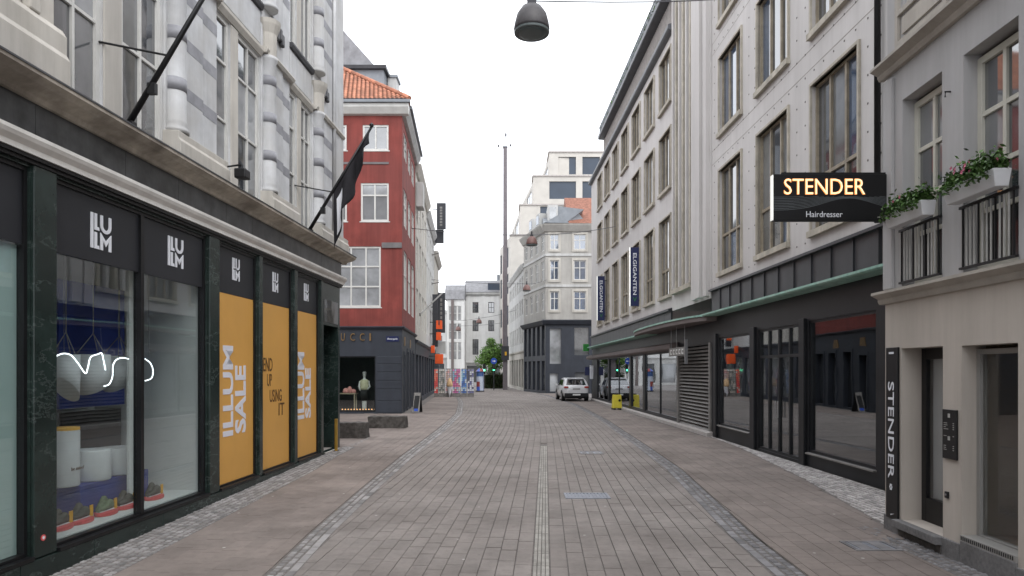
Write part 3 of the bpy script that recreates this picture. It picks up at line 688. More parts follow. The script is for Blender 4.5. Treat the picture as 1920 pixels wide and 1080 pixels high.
# --- display behind the big window
D = .8
t = thing('blue_backdrop', 'blue display backdrop behind the big shop window', 'backdrop', FL, 0, 0, ZW0+.06)
MB().box(X(104,1.35), X(228,1.35), 1.3, 1.36, 1.55, 3.4).build('panel', m_blue, t); MB().box(X(112,1.28), X(225,1.28), 1.26, 1.295, .75, 1.50).build('dark_panel', m_int_d, t)
t.location = FL.w(0, 0, 0)
t = thing('display_screen', 'pale upright panel beside the post inside the shop window', 'panel', FL, X(240, .5), .5, ZW0+.061); MB().box(0, X(264,.5)-X(240,.5), -.02, .02, 0, 3.9).build('panel', m_int_w, t)
t = thing('display_plinth', 'low blue display plinth under the white drums in the shop window', 'plinth', FL, X(150, 1), 1, ZW0+.061)
MB().box(X(104,1)-X(150,1), X(238,1)-X(150,1), -.35, .2, 0, .42).build('plinth', m_blue, t, bevel=.01)
for i, (a, b, zt) in enumerate(((104, 139, .75), (149, 193, .43), (197, 237, .40))):
    xa, xb_ = X(a, .85), X(b, .85); r = (xb_-xa)/2
    t = thing('display_drum', ['tall white drum with small dark writing at the left of the shop window', 'middle white drum on the blue plinth', 'white drum on the blue plinth nearest the window post'][i], 'drum', FL, (xa+xb_)/2, .85, ZW0+.482, group='white drums in the shop window')
    MB().lathe([(r*.96,0),(r,.02),(r,zt-.02),(r*.97,zt)], n=24).build('drum', m_bag, t, smooth=True)
    if i == 0: text('be mine?', t, m_posterd, -.12, .12, .22, .27, -r-.004, depth=.004); MB().lathe([(r*1.0,zt+.001),(r*.98,zt+.04)], n=24).build('yellow_rim', m_card, t)
for i, (a, b, y0, y1, sl) in enumerate(((107, 140, 664, 762, .35), (155, 194, 664, 748, -.18), (204, 243, 667, 742, -.25))):
    xa, xb_ = X(a, D), X(b, D); r = (xb_-xa)/2; zt = FL.z(a, y0, D); zb = FL.z(a, y1, D); h = zt-zb
    t = thing('hanging_bag', ['white hanging bag farthest left in the shop window', 'middle white bag hanging on chains in the shop window', 'white bag hanging nearest the window post'][i], 'bag', FL, (xa+xb_)/2, D, zb, group='white bags hung in the shop window')
    b_ = MB(); n = 24
    for z, s, k in ((h, 1, 0), (h*.6, 1.02, 0), (.05, .95, 1)):
        for q in range(n): u = 2*math.pi*q/n; b_.v.append((r*s*math.cos(u), r*s*math.sin(u), z+k*abs(sl)*3.2*r*(1+(1 if sl > 0 else -1)*math.cos(u)*-1)*.9))
    for j in range(2):
        for q in range(n): q2 = (q+1) % n; b_.f.append((j*n+q, (j+1)*n+q, (j+1)*n+q2, j*n+q2))
    b_.f.append(tuple(range(n))); b_.f.append(tuple(range(3*n-1, 2*n-1, -1))); b_.build('bag', m_bag, t, smooth=True)
    for u in (.3, 2.4, 4.5): MB().tube([(r*.95*math.cos(u), r*.95*math.sin(u), h), (0, 0, h+.30)], .006, 5).build('chain', m_louvre, t)
    MB().tube([(0,0,h+.30), (0,0,4.15-zb)], .008, 5).build('rope', m_louvre, t)
nz = lambda p, q: Vector((X(p, .38), .38, FL.z(p, q, .38)))
t = thing('neon_sign', 'white neon line curling in script across the shop window', 'neon sign', FL, 0, 0, 0)
def smoothpath(P, n=6):
    out = []
    for i in range(len(P)-1):
        a, b, c, d = P[max(i-1,0)], P[i], P[i+1], P[min(i+2,len(P)-1)]
        for k in range(n):
            s = k/n; out.append(.5*((2*b)+(c-a)*s+(2*a-5*b+4*c-d)*s*s+(3*b-a-3*c+d)*s**3))
    return out+[P[-1]]
for P in (((105,668),(118,663),(133,666),(147,682),(160,700),(165,688),(170,670),(184,664),(191,663),(195,680),(198,694)), ((195,724),(205,720),(211,705),(212,685),(219,674),(230,671),(241,673)), ((272,673),(282,681),(287,695),(284,709),(272,714))):
    MB().tube(smoothpath([nz(*p) for p in P]), .008, 8).build('tube', m_neon, t, smooth=True)
MB().tube([nz(120, 664), nz(120, 664)+Vector((0,0,4.1-nz(120,664).z))], .004, 5).build('wire', m_wire, t); MB().tube([nz(279, 678), nz(279, 678)+Vector((0,0,4.1-nz(279,678).z))], .004, 5).build('wire', m_wire, t); MB().tube([nz(222,673), nz(222,673)+Vector((0,0,4.1-nz(222,673).z))], .004, 5).build('wire', m_wire, t)
for i, (px, sm, lb) in enumerate(((112, m_shoe, 'dark shoe on a red tray cut off by the left window frame'), (152, m_shoe, 'black and grey shoe on a red tray, second from the left'), (199, m_shoe2, 'green and black shoe on a red tray in the middle of the row'), (236, m_shoe, 'dark shoe with white laces on a tray next to the window post'), (289, m_shoe, 'dark shoe on a red tray right of the window post'))):
    t = thing('shoe_display', lb, 'shoe', FL, X(px, .42), .42, ZW0+.0605, group='shoes on red trays in the shop window')
    MB().lathe([(.15,0),(.165,.01),(.165,.05),(.15,.055)], n=20, sx=1.15, sy=.7).build('tray', m_tray, t)
    MB().box(.13, .19, -.03, -.02, .056, .20).build('price_card', m_card, t)
    b_ = MB(); n = 12
    for s, w, h in ((0,.025,.05),(.05,.044,.075),(.12,.050,.085),(.18,.045,.13),(.23,.042,.15),(.28,.036,.13),(.29,.018,.07)):
        for q in range(n): u = 2*math.pi*q/n; b_.v.append((-.16+s, w*math.cos(u), .058+h/2*(1+math.sin(u))))
    for j in range(6):
        for q in range(n): q2 = (q+1) % n; b_.f.append((j*n+q, (j+1)*n+q, (j+1)*n+q2, j*n+q2))
    b_.f.append(tuple(range(n))); b_.f.append(tuple(range(7*n-1, 6*n-1, -1))); s_ = b_.build('shoe', sm, t, smooth=True)
    MB().box(-.16, .13, -.035, .035, .0555, .07).build('sole', m_white, t, bevel=.006)
    c2 = s_.copy(); col.objects.link(c2); c2.location = (.03, .07, .03); c2.rotation_euler = (0, -.25, .25); c2.parent = t

# ------------------------------------------------------------------ long office building, right
off = thing('office_building', 'long pale stone office block with ribbon windows above a dark shopfront', 'building', FR, 0, 0, 0)
rel = NR.ang-FR.ang                                             # the nearer stretch bends slightly towards the street
near = bpy.data.objects.new('near_front', None)
ROWS = [(5.10, 8.22), (9.37, 11.66), (12.76, 14.80)]
xf0 = FR.x(1100); FX = FR.x; NX = NR.x
def office_wall(fx0, fx1, cols, parent, rot, nm):
    mb = MB(); ops = [(a, b, z0, z1) for a, b in cols for z0, z1 in ROWS]
    wall(mb, fx0, fx1, 4.55, 15.25, ops, .16, back=11 if not rot else 10.5)
    o = mb.build('stone_wall', m_trav, parent); o.rotation_euler.z = rot
    for k, (a, b) in enumerate(cols):
        for r, (z0, z1) in enumerate(ROWS):
            w_ = window(parent if not rot else o, a, b, z0, z1, .05, [.335, .665], [.34] if r == 0 else [], m_bronze, lambda p, q, k=k, r=r: random.choice((m_pane, m_pane, m_pane_m, m_pane_l)), .05, .09, .10) if not rot else None
    return o
colsF = []
x = FX(1248.5)
for k in range(7): colsF.append((x-2.77*k-.88, x-2.77*k+.88))
FE = FX(1335)
ow = office_wall(FX(1109), FX(1263), colsF, off, 0, 'far')
for k, (a, b) in enumerate(colsF):
    for r, (z0, z1) in enumerate(ROWS):
        s_ = MB(); e = .06
        s_.box(a-e, a, -.07, .05, z0-.003, z1+e); s_.box(b, b+e, -.07, .05, z0-.003, z1+e); s_.box(a, b, -.07, .05, z1, z1+e); s_.box(a-e-.02, b+e+.02, -.12, .05, z0-.13, z0-.006)
        s_.build('window_surround', m_bronze_l, off)
# ribbed stair window and stepped pilasters between the two stretches
sa, sb = FX(1268), FX(1301)
mb = MB(); wall(mb, FX(1263)+.002, FE, 4.4, 19.5, [(sa, sb, 5.15, 18.6)], .3, y=-.05, back=11); mb.build('stair_wall', m_trav, off)
MB().box(sa, sb, .18, .2, 5.15, 18.6).build('stair_glazing', m_pane_m, off)
for i in range(6):
    xx = sa+(sb-sa)*(i+.0)/5; MB().box(xx-.07, xx+.07, -.16, .17, 5.15, 18.6).build('fin', m_bronze_l if i % 2 else m_trav, off)
MB().box(sa-.12, sb+.12, -.22, -.045, 4.98, 5.14).build('stair_sill', m_bronze_l, off)
for px0, px1, dd in ((1304, 1312, .16), (1315, 1323, .22), (1326, 1333, .16)): MB().box(FX(px0), FX(px1), -dd, -.045, 4.5, 19.5).build('stepped_pilaster', m_trav, off)
# roof of the far stretch: gutter, lattice storey, overhanging slab, planted edge
xa, xb_ = FX(1109), FX(1263)
MB().prof([(.05,15.25),(-.16,15.3),(-.22,15.36),(-.22,15.5),(.05,15.58)], xa-.05, xb_).build('gutter', m_eave, off)
xa = FX(1131)
MB().box(xa, xb_, .25, 6, 15.585, 16.75).build('attic_wall', m_zinc, off)
mb = MB(); n = 90
for i in range(n): xx = xa+(xb_-xa)*(i+.5)/n; mb.box(xx-.035, xx+.035, .02, .20, 15.59, 16.72)
for z in (15.8, 16.1, 16.4): mb.box(xa, xb_, .06, .16, z, z+.05)
mb.build('lattice_screen', m_concrete, off, kind='stuff')
MB().prof([(.3,16.76),(-.28,16.80),(-.32,16.83),(-.32,17.02),(.3,17.1)], xa-.1, xb_).build('roof_overhang', m_eave, off)
mb = MB(); n = 75
for i in range(n): xx = xa+(xb_-xa)*(i+.5)/n; mb.box(xx-.02, xx+.02, -.26, -.22, 17.02, 17.5)
mb.box(xa-.1, xb_, -.26, -.22, 17.51, 17.55); mb.build('railing', m_zinc, off, kind='stuff')
mb = MB()
for i in range(2600):
    p = Vector((random.uniform(xa-.2, xb_), random.uniform(-.25, .1), 17.05+abs(random.gauss(0, .2)))); q = Vector((random.uniform(-1,1), random.uniform(-1,1), random.uniform(-1,1))).normalized()*.09; r_ = q.cross(Vector((random.random(), random.random(), 1))).normalized()*.05
    mb.quad(p-q, p+r_, p+q, p-r_)
mb.build('roof_planting', m_leaf, off, kind='stuff')
# nearer stretch
NE = NX(1700)
def nr(o): o.rotation_euler.z = rel; return o
colsN = [(NX(1349.5), NX(1391)), (NX(1421), NX(1479)), (NX(1523), NX(1611))]
colsN.append((colsN[2][0]+3.1, colsN[2][1]+3.1))
mb = MB(); wall(mb, .01, NE, 4.62, 17, [(a, b, z0, z1) for a, b in colsN for z0, z1 in ROWS if b < NE], .18, back=10.5)
nwall = nr(mb.build('stone_wall', m_trav, off))
for k, (a, b) in enumerate(colsN[:3]):
    for r, (z0, z1) in enumerate(ROWS):
        w_ = window(nwall, a, b, z0, z1, .07, [.335, .665], [.36] if r == 0 else [], m_bronze, lambda p, q: random.choice((m_pane, m_pane, m_pane_b, m_pane_m)), .05, .07, .10)
        e = .06; s_ = MB()
        s_.box(a-e, a, -.05, .07, z0-.003, z1+e); s_.box(b, b+e, -.05, .07, z0-.003, z1+e); s_.box(a, b, -.05, .07, z1, z1+e); s_.box(a-e-.02, b+e+.02, -.10, .07, z0-.14, z0-.006)
        s_.build('window_surround', m_bronze_l, nwall)
mb = MB()                                                        # small fixing studs of the stone slabs
zz = 4.9
while zz < 17:
    xx = .25
    while xx < NE:
        if not any(a-.12 < xx < b+.12 and z0-.2 < zz < z1+.12 for a, b in colsN for z0, z1 in ROWS): mb.box(xx-.016, xx+.016, -.008, .002, zz-.016, zz+.016)
        xx += .42
    zz += .52
mb.build('stud_grid', m_stud, nwall, kind='stuff')
mb = MB()
for z in (4.64, 8.62, 9.05, 12.1, 12.45, 15.2): mb.box(.01, NE, -.003, .001, z, z+.012)
mb.build('slab_joints', m_trav_d, nwall, kind='stuff')
MB().tube([(NX(1645,-.09),-.09,4.7),(NX(1645,-.09),-.09,17)], .055, 8).build('downpipe', m_iron, nwall, smooth=True)
# black shopfront of the nearer stretch
front = [(NX(1346), NX(1404), .42, 3.12), (NX(1419), NX(1496), .06, 3.16), (NX(1513), NX(1638), .31, 3.19)]
mb = MB(); wall(mb, .012, NE, -.1, 3.86, front, .14, y=.04, back=5.9); sf = nr(mb.build('black_shopfront', m_shopblk, off))
nb = 11
for i in range(nb):
    a = .03+(NX(1652)-.03)*i/nb; b = .03+(NX(1652)-.03)*(i+1)/nb
    nr(MB().box(a+.006, b-.022, -.02, .02, 3.905, 4.60).build('zinc_panel', m_seam, off)); nr(MB().box(b-.020, b+.004, -.05, .02, 3.905, 4.60).build('standing_seam', m_seam, off))
nr(MB().prof([(.03,4.605),(-.12,4.60),(-.12,4.66),(.0,4.70),(.03,4.70)], .0, NE).build('drip_edge', m_seam, off))
nr(MB().prof([(.05,3.80),(-.34,3.80),(-.38,3.83),(-.38,3.875),(.05,3.90)], -.02, NE).build('copper_ledge', m_copper, off))
for (px0, px1) in ((1338, 1343), (1407, 1415), (1499, 1509)): nr(MB().box(NX(px0), NX(px1), -.03, .045, -.02, 3.25).build('shopfront_post', m_shopblk, off, bevel=.01))
def glazed(parent, a, b, z0, z1, y, mull, transom, gm, fm, fw=.05, name='shop_window', rot=0):
    fr = MB(); fr.box(a, a+fw, y, y+.08, z0, z1); fr.box(b-fw, b, y, y+.08, z0, z1); fr.box(a+fw, b-fw, y, y+.08, z0, z0+fw); fr.box(a+fw, b-fw, y, y+.08, z1-fw, z1)
    xs = [a+fw]
    for m in mull: fr.box(m-fw*.6, m+fw*.6, y, y+.08, z0+fw, z1-fw); xs += [m-fw*.6, m+fw*.6]
    xs.append(b-fw); zs = [z0+fw]
    for q in transom:
        for i in range(0, len(xs), 2): fr.box(xs[i], xs[i+1], y+.002, y+.078, q-fw*.6, q+fw*.6)
        zs += [q-fw*.6, q+fw*.6]
    zs.append(z1-fw); o = fr.build(name, fm, parent); o.rotation_euler.z = rot
    for i in range(0, len(xs), 2):
        for j in range(0, len(zs), 2): MB().box(xs[i], xs[i+1], y+.035, y+.045, zs[j], zs[j+1]).build('pane', gm, o)
    return o
g1 = glazed(off, *front[0], .07, [], [], m_shopglass_d, m_shopblk, rot=rel)
a, b = front[1][:2]; g2 = glazed(off, *front[1], .07, [a+(b-a)*q for q in (.25, .5, .75)], [2.45], m_shopglass_d, m_shopblk, .06, 'glass_door', rel)
for q in (.47, .53): MB().tube([(a+(b-a)*q, .02, .95), (a+(b-a)*q, .02, 1.35)], .015, 6).build('door_handle', m_rim, g2)
g3 = glazed(off, *front[2], .07, [], [], m_shopglass_d, m_shopblk, rot=rel)
for fr_ in (front[0], front[2]): nr(MB().prof([(.05,fr_[2]-.04),(-.03,fr_[2]-.04),(-.03,fr_[2]-.012),(.05,fr_[2]-.004)], fr_[0]-.03, fr_[1]+.03).build('metal_sill', m_louvre, off))
sr = MB(); sr.quad((.02,5.5,0),(NE-.02,5.5,0),(NE-.02,5.5,3.8),(.02,5.5,3.8)); sr.quad((.02,.19,.01),(.02,5.5,.01),(NE-.02,5.5,.01),(NE-.02,.19,.01)); sr.quad((.02,.19,3.5),(.02,5.5,3.5),(NE-.02,5.5,3.5),(NE-.02,.19,3.5))
nr(sr.build('shop_interior', m_int_d, off))
# far ground floor: shop glazing, louvred shutter, canopy
GZ = [(FX(1118), FX(1138)), (FX(1140), FX(1178)), (FX(1181), FX(1203)), (FX(1207), FX(1266))]
sh = (FX(1271), FX(1329))
mb = MB(); wall(mb, FX(1109), FE, -.1, 4.0, [(a, b, .22, 2.85) for a, b in GZ]+[(sh[0], sh[1], .12, 2.95)], .16, y=.05, back=5.5); mb.build('dark_ground_floor', m_shopblk, off)
for i, (a, b) in enumerate(GZ): glazed(off, a, b, .22, 2.85, .08, [(a+b)/2] if i in (1, 3) else [], [], m_shopglass_d, m_shopblk, .05)
fi = MB(); fi.quad((FX(1109)+.05,5,0),(sh[0],5,0),(sh[0],5,3.8),(FX(1109)+.05,5,3.8)); fi.quad((FX(1109)+.05,.22,.02),(FX(1109)+.05,5,.02),(sh[0],5,.02),(sh[0],.22,.02)); fi.quad((FX(1109)+.05,.22,3.3),(FX(1109)+.05,5,3.3),(sh[0],5,3.3),(sh[0],.22,3.3)); fi.build('shop_interior', m_int_d, off)
nsl = 23; hh = (2.95-.12)/nsl
for i in range(nsl):
    z = .12+i*hh; MB().prof([(.17,z+.01),(.06,z+.005),(.045,z+.02),(.15,z+hh*.75)], sh[0]+.03, sh[1]-.03).build('louvre_slat', m_louvre, off)
MB().box(sh[0], sh[1], .19, .2, .12, 2.95).build('shutter_backing', m_int_d, off)
MB().box(sh[0]-.10, sh[0]+.028, -.01, .18, .0, 3.0).build('shutter_post', m_louvre, off); MB().box(sh[1]-.028, sh[1]+.12, -.01, .18, .0, 3.0).build('shutter_post', m_louvre, off)
MB().prof([(.06,-.1),(-.16,-.1),(-.16,.10),(-.02,.13),(.06,.13)], FX(1112), FE+.0).build('kerb_stone', m_concrete, off)
MB().prof([(.06,2.86),(-.22,2.9),(-.26,2.95),(-.26,3.1),(.06,3.2)], FX(1106), sh[0]-.15).build('awning_box', m_soffit, off)
MB().prof([(.06,3.62),(-.42,3.66),(-.42,3.72),(.06,3.78)], FX(1106), FX(1230)).build('copper_ledge', m_copper, off)
npn = 22; a0, a1 = FX(1109), FX(1259)
for i in range(npn): MB().box(a0+(a1-a0)*i/npn+.008, a0+(a1-a0)*(i+1)/npn-.008, -.02, .045, 3.78, 4.42).build('zinc_panel', m_seam, off)
MB().prof([(.03,4.43),(-.13,4.43),(-.13,4.52),(.03,4.56)], a0, a1).build('drip_edge', m_seam, off)
ca, cb = FX(1204), FE+.4; cm = (ca+cb)/2                         # rounded copper edged canopy over the shutter
def canopy_outline(extra):
    pts = [(ca-extra, .04)]
    for k in range(17):
        u = math.pi*k/16; pts.append((cm-(cb-ca)/2*math.cos(u)*(1+extra*.2), -(.85+extra)*math.sin(u)**.7))
    return pts+[(cb+extra, .04)]
MB().plan(canopy_outline(0), 3.66, 3.80).build('canopy', m_soffit, off); MB().plan(canopy_outline(.04), 3.802, 3.86).build('copper_canopy_edge', m_copper, off)
t = thing('hanging_shop_sign', 'pale metal shop sign hanging by rods under the green canopy', 'sign', FR, FX(1288), -.35, 2.62)
sw = (FX(1303)-FX(1272))/2
MB().box(-sw, sw, -.03, .03, 0, .30).build('board', m_louvre, t, bevel=.008)
mb = MB()
for i in range(5): xx = -sw*.8+i*sw*.36; mb.box(xx, xx+.05, -.036, -.031, .06, .24); mb.box(xx+.05, xx+sw*.2, -.036, -.031, .19, .24); mb.box(xx+.05, xx+sw*.2, -.036, -.031, .06, .10)
mb.build('raised_marks', m_plate, t, kind='stuff')
for q in (-.8, -.1, .9): MB().tube([(sw*q, 0, .30), (sw*q, 0, 1.04)], .014, 6).build('rod', m_rim, t)
MB().box(sw+.03, sw+.10, -.05, .05, -.3, .55).build('lamp_bar', m_rim, t)
# navy banners standing out from the wall
def banner(px0, px1, py0, py1, label):
    x = FX(px1+1, -.03); q = FR.w(x, -.03, 0); Yd = q.y; sc = F/Yd; w_ = (px1-px0)/sc; zt = H-(py0-HY)/sc; zb = H-(py1-HY)/sc
    t = thing('projecting_banner', label, 'sign', loc=(q.x-w_-.06, q.y, zb)); h = zt-zb
    MB().box(0, w_, -.07, .07, 0, h).build('box', m_navy, t, bevel=.01); MB().box(-.035, -.001, -.07, .07, 0, h).build('light_edge', m_box_l, t)
    text('ELGIGANTEN', t, m_white, w_*.30, w_*.72, h*.19, h*.90, -.072, rot=-90, bold=.01, depth=.006)
    lg = MB().face([(w_*.30,h*.15),(w_*.36,h*.15),(w_*.51,h*.10),(w_*.66,h*.15),(w_*.72,h*.15),(w_*.51,h*.075)], -.078, -.072); lg.build('arrow_mark', m_green, t)
    for z in (h*.1, h*.9): MB().box(w_, w_+.12, -.02, .02, z-.02, z+.02).build('bracket', m_iron, t)
banner(1183, 1199, 464, 574, 'nearer of the two navy banners with white letters on the stone facade')
banner(1121, 1134.5, 518, 601, 'farther and smaller navy banner with white letters on the stone facade')
t = thing('green_shop_sign', 'small green sign at the far end of the dark ledge', 'sign', FR, FX(1112), -.55, 3.35)
MB().box(-.1, .1, -.15, .25, .1, .6).build('board', m_green, t, bevel=.02); MB().box(-.03,.03,.35,.60,.3,.36).build('arm', m_iron, t)

# ------------------------------------------------------------------ hairdresser's house, right foreground
sal = thing('plaster_house', 'narrow house with grey plaster upper floor over a beige ground floor', 'house', SB, 0, 0, 0)
SX = SB.x
sE = 22.0; GZ0, GZ1 = -.25, 3.0  # sE: house wall lengthened out of view behind the camera for its shading
dop = (SX(1690), SX(1768), .20, 2.38); wop = (SX(1803), SX(1909), .26, 2.37)
uw = [(SX(1689), SX(1763), 3.17, 5.55), (SX(1803), SX(1906), 3.17, 5.55)]
pitch = uw[1][0]-uw[0][0]; uw.append((uw[1][0]+pitch, uw[1][1]+pitch, 3.17, 5.55))
mb = MB(); wall(mb, 0, sE, GZ0, GZ1, [dop, wop], .26, back=8); mb.build('ground_wall', m_sbeige, sal)
mb = MB(); wall(mb, .012, sE, 3.0, 6.02, uw, .20, y=.02, back=8); mb.build('upper_wall', m_sgrey, sal)
cp = [(.03,2.98),(-.03,2.98),(-.05,3.02),(-.05,3.05),(-.12,3.09),(-.14,3.10),(-.14,3.135),(.03,3.16)]
MB().prof(cp, -.10, sE).build('cornice', m_scorn, sal)
MB().prof([(y*1.1, z+3.0) for y, z in cp], -.10, sE).build('upper_cornice', m_scorn, sal)
mb = MB(); wall(mb, .012, sE, 6.15, 11, [(u[0]+.03, u[1]+.03, 6.75, 9.2) for u in uw], .1, y=.02, back=8); mb.build('panelled_wall', m_sgrey, sal)
for u in uw:
    a, b = u[0]-.10, u[1]+.14; f_ = MB(); e = .06
    for p, q in ((a, a+e), (b-e, b)): f_.box(p, q, -.025, .02, 6.25, 9.35)
    for z in (6.25, 6.64): f_.box(a+e, b-e, -.025, .02, z, z+e)
    f_.box(a+e+.08, b-e-.08, -.012, .02, 6.37, 6.58); f_.build('panel_moulding', m_scorn, sal); window(sal, u[0]+.03, u[1]+.03, 6.75, 9.2, .06, [.5], [.5], m_sframe, m_pane, .06, .05)
MB().box(-.012, .20, -.03, .02, 3.165, 5.92).build('corner_strip', m_sgrey, sal, bevel=.01)
for a, b in ((0, dop[0]), (dop[1], wop[0]), (wop[0], wop[1]), (wop[1], sE)): MB().box(a+.002, b-.002, -.025, .02, GZ0, .195 if a < wop[0]-.01 or a > wop[0]+.01 else .235).build('plinth_stone', m_granite, sal, bevel=.008)
MB().box(dop[0]-.05, dop[1]+.02, -.10, .25, .10, .198).build('door_step', m_granite, sal, bevel=.01)
MB().box(dop[0]-.02, dop[1], -.03, .25, -.25, .097).build('step_base', m_bench, sal)
d_ = MB(); a, b = dop[0], dop[1]; e = .10
d_.box(a, a+e, .25, .31, .20, 2.38); d_.box(b-e, b, .25, .31, .20, 2.38); d_.box(a+e, b-e, .25, .31, .20, .50); d_.box(a+e, b-e, .25, .31, 2.24, 2.38)
dd = d_.build('door', m_black, sal, bevel=.006); MB().box(a+e, b-e, .275, .285, .50, 2.24).build('pane', Glass('frosted_door_glass', (.9,.9,.9), .08, .15), dd); MB().box(a+e, b-e, .34, .35, .5, 2.24).build('blind', m_int_g, dd)
MB().tube([(b-.13,.22,1.1),(b-.13,.22,1.3)], .012, 6).build('handle', m_rim, dd)
sw_ = glazed(sal, wop[0], wop[1], .26, 2.33, .16, [], [], m_salonglass, m_gframe, .055)
MB().box(wop[0], wop[1], -.02, .155, .237, .30).build('vent_sill', m_gframe, sw_)
mb = MB(); n = 26
for i in range(n): xx = wop[0]+.02+(wop[1]-wop[0]-.04)*i/n; mb.box(xx, xx+.014, -.023, -.0195, .25, .29)
mb.build('vent_slots', m_black, sw_, kind='stuff')
room(sw_, wop[0]-.4, wop[1]+1.2, 3.0, .2, 2.9, m_int_b, M('wood_floor', (.30,.19,.09), .5, .2, 4), .262, 'salon_interior')
t = thing('salon_cabinet', 'orange wooden cabinet inside the salon window', 'cabinet', SB, wop[1]-.30, .75, .20)
MB().box(-.05, .75, 0, .5, .62, 1.02).build('body', m_wood, t, bevel=.01); MB().box(-.05, .75, -.01, .5, 1.3, 1.33).build('shelf', m_white, t); MB().box(.0, .7, 0, .5, .0, .14).build('plinth', m_int_w, t); MB().box(.1,.6,.2,.45,.14,.62).build('pedestal', m_int_d, t); MB().box(.5,.74,.3,.5,1.02,1.3).build('back_post', m_int_d, t)
window(sal, uw[2][0], uw[2][1], 3.17, 5.50, .17, [.5], [.28, .48, .73], m_sframe, m_pane, .075, .05, .06)
for i, u in enumerate(uw[:2]):
    window(sal, u[0], u[1], 3.17, 5.50, .17, [.5], [.28, .48, .73], m_sframe, lambda p, q: m_pane_k if q == 0 else random.choice((m_pane, m_pane, m_pane_m)), .075, .05, .06)
    ro = MB().box(u[0]-.02, u[1]+.02, -.02, .01, 3.86, 3.89).build('balcony_rail', m_iron, sal); MB().box(u[0]-.02, u[1]+.02, -.02, .01, 3.20, 3.225).build('bottom_rail', m_iron, ro)
    for k in range(13): xx = u[0]+.03+(u[1]-u[0]-.06)*k/12; MB().box(xx-.006, xx+.006, -.014, .002, 3.226, 3.859).build('baluster', m_ironw if k % 4 else m_iron, ro)
    L = u[1]-u[0]+.0
    t = thing('flower_box', ['white flower box of plain green plants on the left window rail', 'white flower box with pink flowers on the right window rail'][i], 'flower box', SB, u[0]+.0, -.05, 3.90, group='flower boxes on the balcony rails')
    tr = MB().hull8([(.03,-.13,0),(L-.03,-.13,0),(L-.03,-.0,0),(.03,-.0,0)], [(0,-.17,.17),(L,-.17,.17),(L,.01,.17),(0,.01,.17)]); tr.build('trough', m_trough, t, bevel=.008)
    lf = MB(); fl = MB()
    for k in range(2800):
        p = Vector((random.uniform(-.01, L-.01), random.gauss(-.08, .045), .16+abs(random.gauss(0, .075))*(1.4 if random.random() < .1 else 1)))
        if random.random() < .05: p.z = random.uniform(.08, .2); p.y = -.19-random.random()*.03
        q = Vector((random.uniform(-1,1), random.uniform(-1,1), random.uniform(-.6,1))).normalized()*random.uniform(.018,.036); r_ = q.cross(Vector((random.uniform(-1,1), random.uniform(-1,1), 1))).normalized()*q.length*.6
        lf.quad(p-q, p+r_, p+q, p-r_)
    for k in range(20 if i else 3):
        p = Vector((random.uniform(0, L), random.gauss(-.10, .06), .24+abs(random.gauss(0, .09))))
        for m_ in range(5):
            u_ = 2*math.pi*m_/5+k; dv = Vector((math.cos(u_), -.4, math.sin(u_)))*.017; fl.quad(p, p+dv+Vector((dv.z*.5,0,-dv.x*.5)), p+dv*1.5, p+dv-Vector((dv.z*.5,0,-dv.x*.5)))
    lf.build('foliage', m_leaf, t, kind='stuff'); fl.build('flowers', m_flower, t, kind='stuff')
t = thing('wall_hook', 'small dark hook on the grey plaster between the two windows', 'hook', SB, SX(1779), .02, SB.z(1779, 172))
MB().tube([(0,0,0),(0,-.06,0),(0,-.06,-.06)], .010, 6).build('hook', m_iron, t)
# signs of the house
xg, xh = SX(1665.5), SX(1687)
t = thing('vertical_name_sign', 'tall narrow black sign with white letters beside the doorway', 'sign', SB, xg, -.001, SB.z(1670, 970))
hs_ = SB.z(1670, 652)-SB.z(1670, 970); w_ = xh-xg
MB().box(0, w_, -.03, 0, 0, hs_).build('board', m_black, t, bevel=.004)
text('STENDER', t, m_white, w_*.22, w_*.72, hs_*.235, hs_*.80, -.031, rot=-90, bold=.004, depth=.004)
mb = MB()
for k in range(6): u = k*math.pi/3; mb.box(w_*.47+.022*math.cos(u)-.01, w_*.47+.022*math.cos(u)+.01, -.036, -.031, hs_*.185+.03*math.sin(u)-.012, hs_*.185+.03*math.sin(u)+.012)
mb.box(w_*.3, w_*.7, -.036, -.031, hs_*.962, hs_*.974); mb.build('emblem', m_white, t); MB().face([(w_*.45,hs_*.02),(w_*.75,hs_*.035),(w_*.45,hs_*.028)], -.036, -.031).build('small_mark', m_white, t)
t = thing('intercom_panel', 'black notice panel with small white lines beside the salon window', 'panel', SB, SX(1771), -.001, SB.z(1771, 858))
w_ = SX(1797)-SX(1771); h_ = SB.z(1771, 767)-SB.z(1771, 858)
MB().box(0, w_, -.025, 0, 0, h_).build('board', m_black, t, bevel=.004); mb = MB()
for z in (.18,.22,.26,.46,.60,.64,.68,.72): mb.box(w_*.12, w_*.12+w_*random.uniform(.15,.35), -.028, -.0255, h_*z, h_*z+.006); mb.box(w_*.78, w_*.86, -.028, -.0255, h_*z, h_*z+.008)
for z in (.38, .84): mb.box(w_*.42, w_*.58, -.028, -.0255, h_*z, h_*z+.045)
mb.build('print', m_ironw, t)
t = thing('door_bell', 'small black bell box low on the beige wall', 'bell', SB, SX(1774), -.001, SB.z(1774, 933))
MB().box(0, .06, -.02, 0, 0, .075).build('box', m_black, t, bevel=.004); MB().tube([(.03,-.0205,.04),(.03,-.026,.04)], .012, 8).build('button', m_rim, t)
Ys = SB.p[1]-.05; sc = F/Ys; x0, x1 = (1448-CX)/sc, (1674-CX)/sc; z0, z1 = H-(415-HY)/sc, H-(328-HY)/sc; w_, h_ = x1-x0, z1-z0
t = thing('hanging_name_sign', 'black box sign with glowing letters hung out over the pavement', 'sign', loc=(x0, Ys, z0))
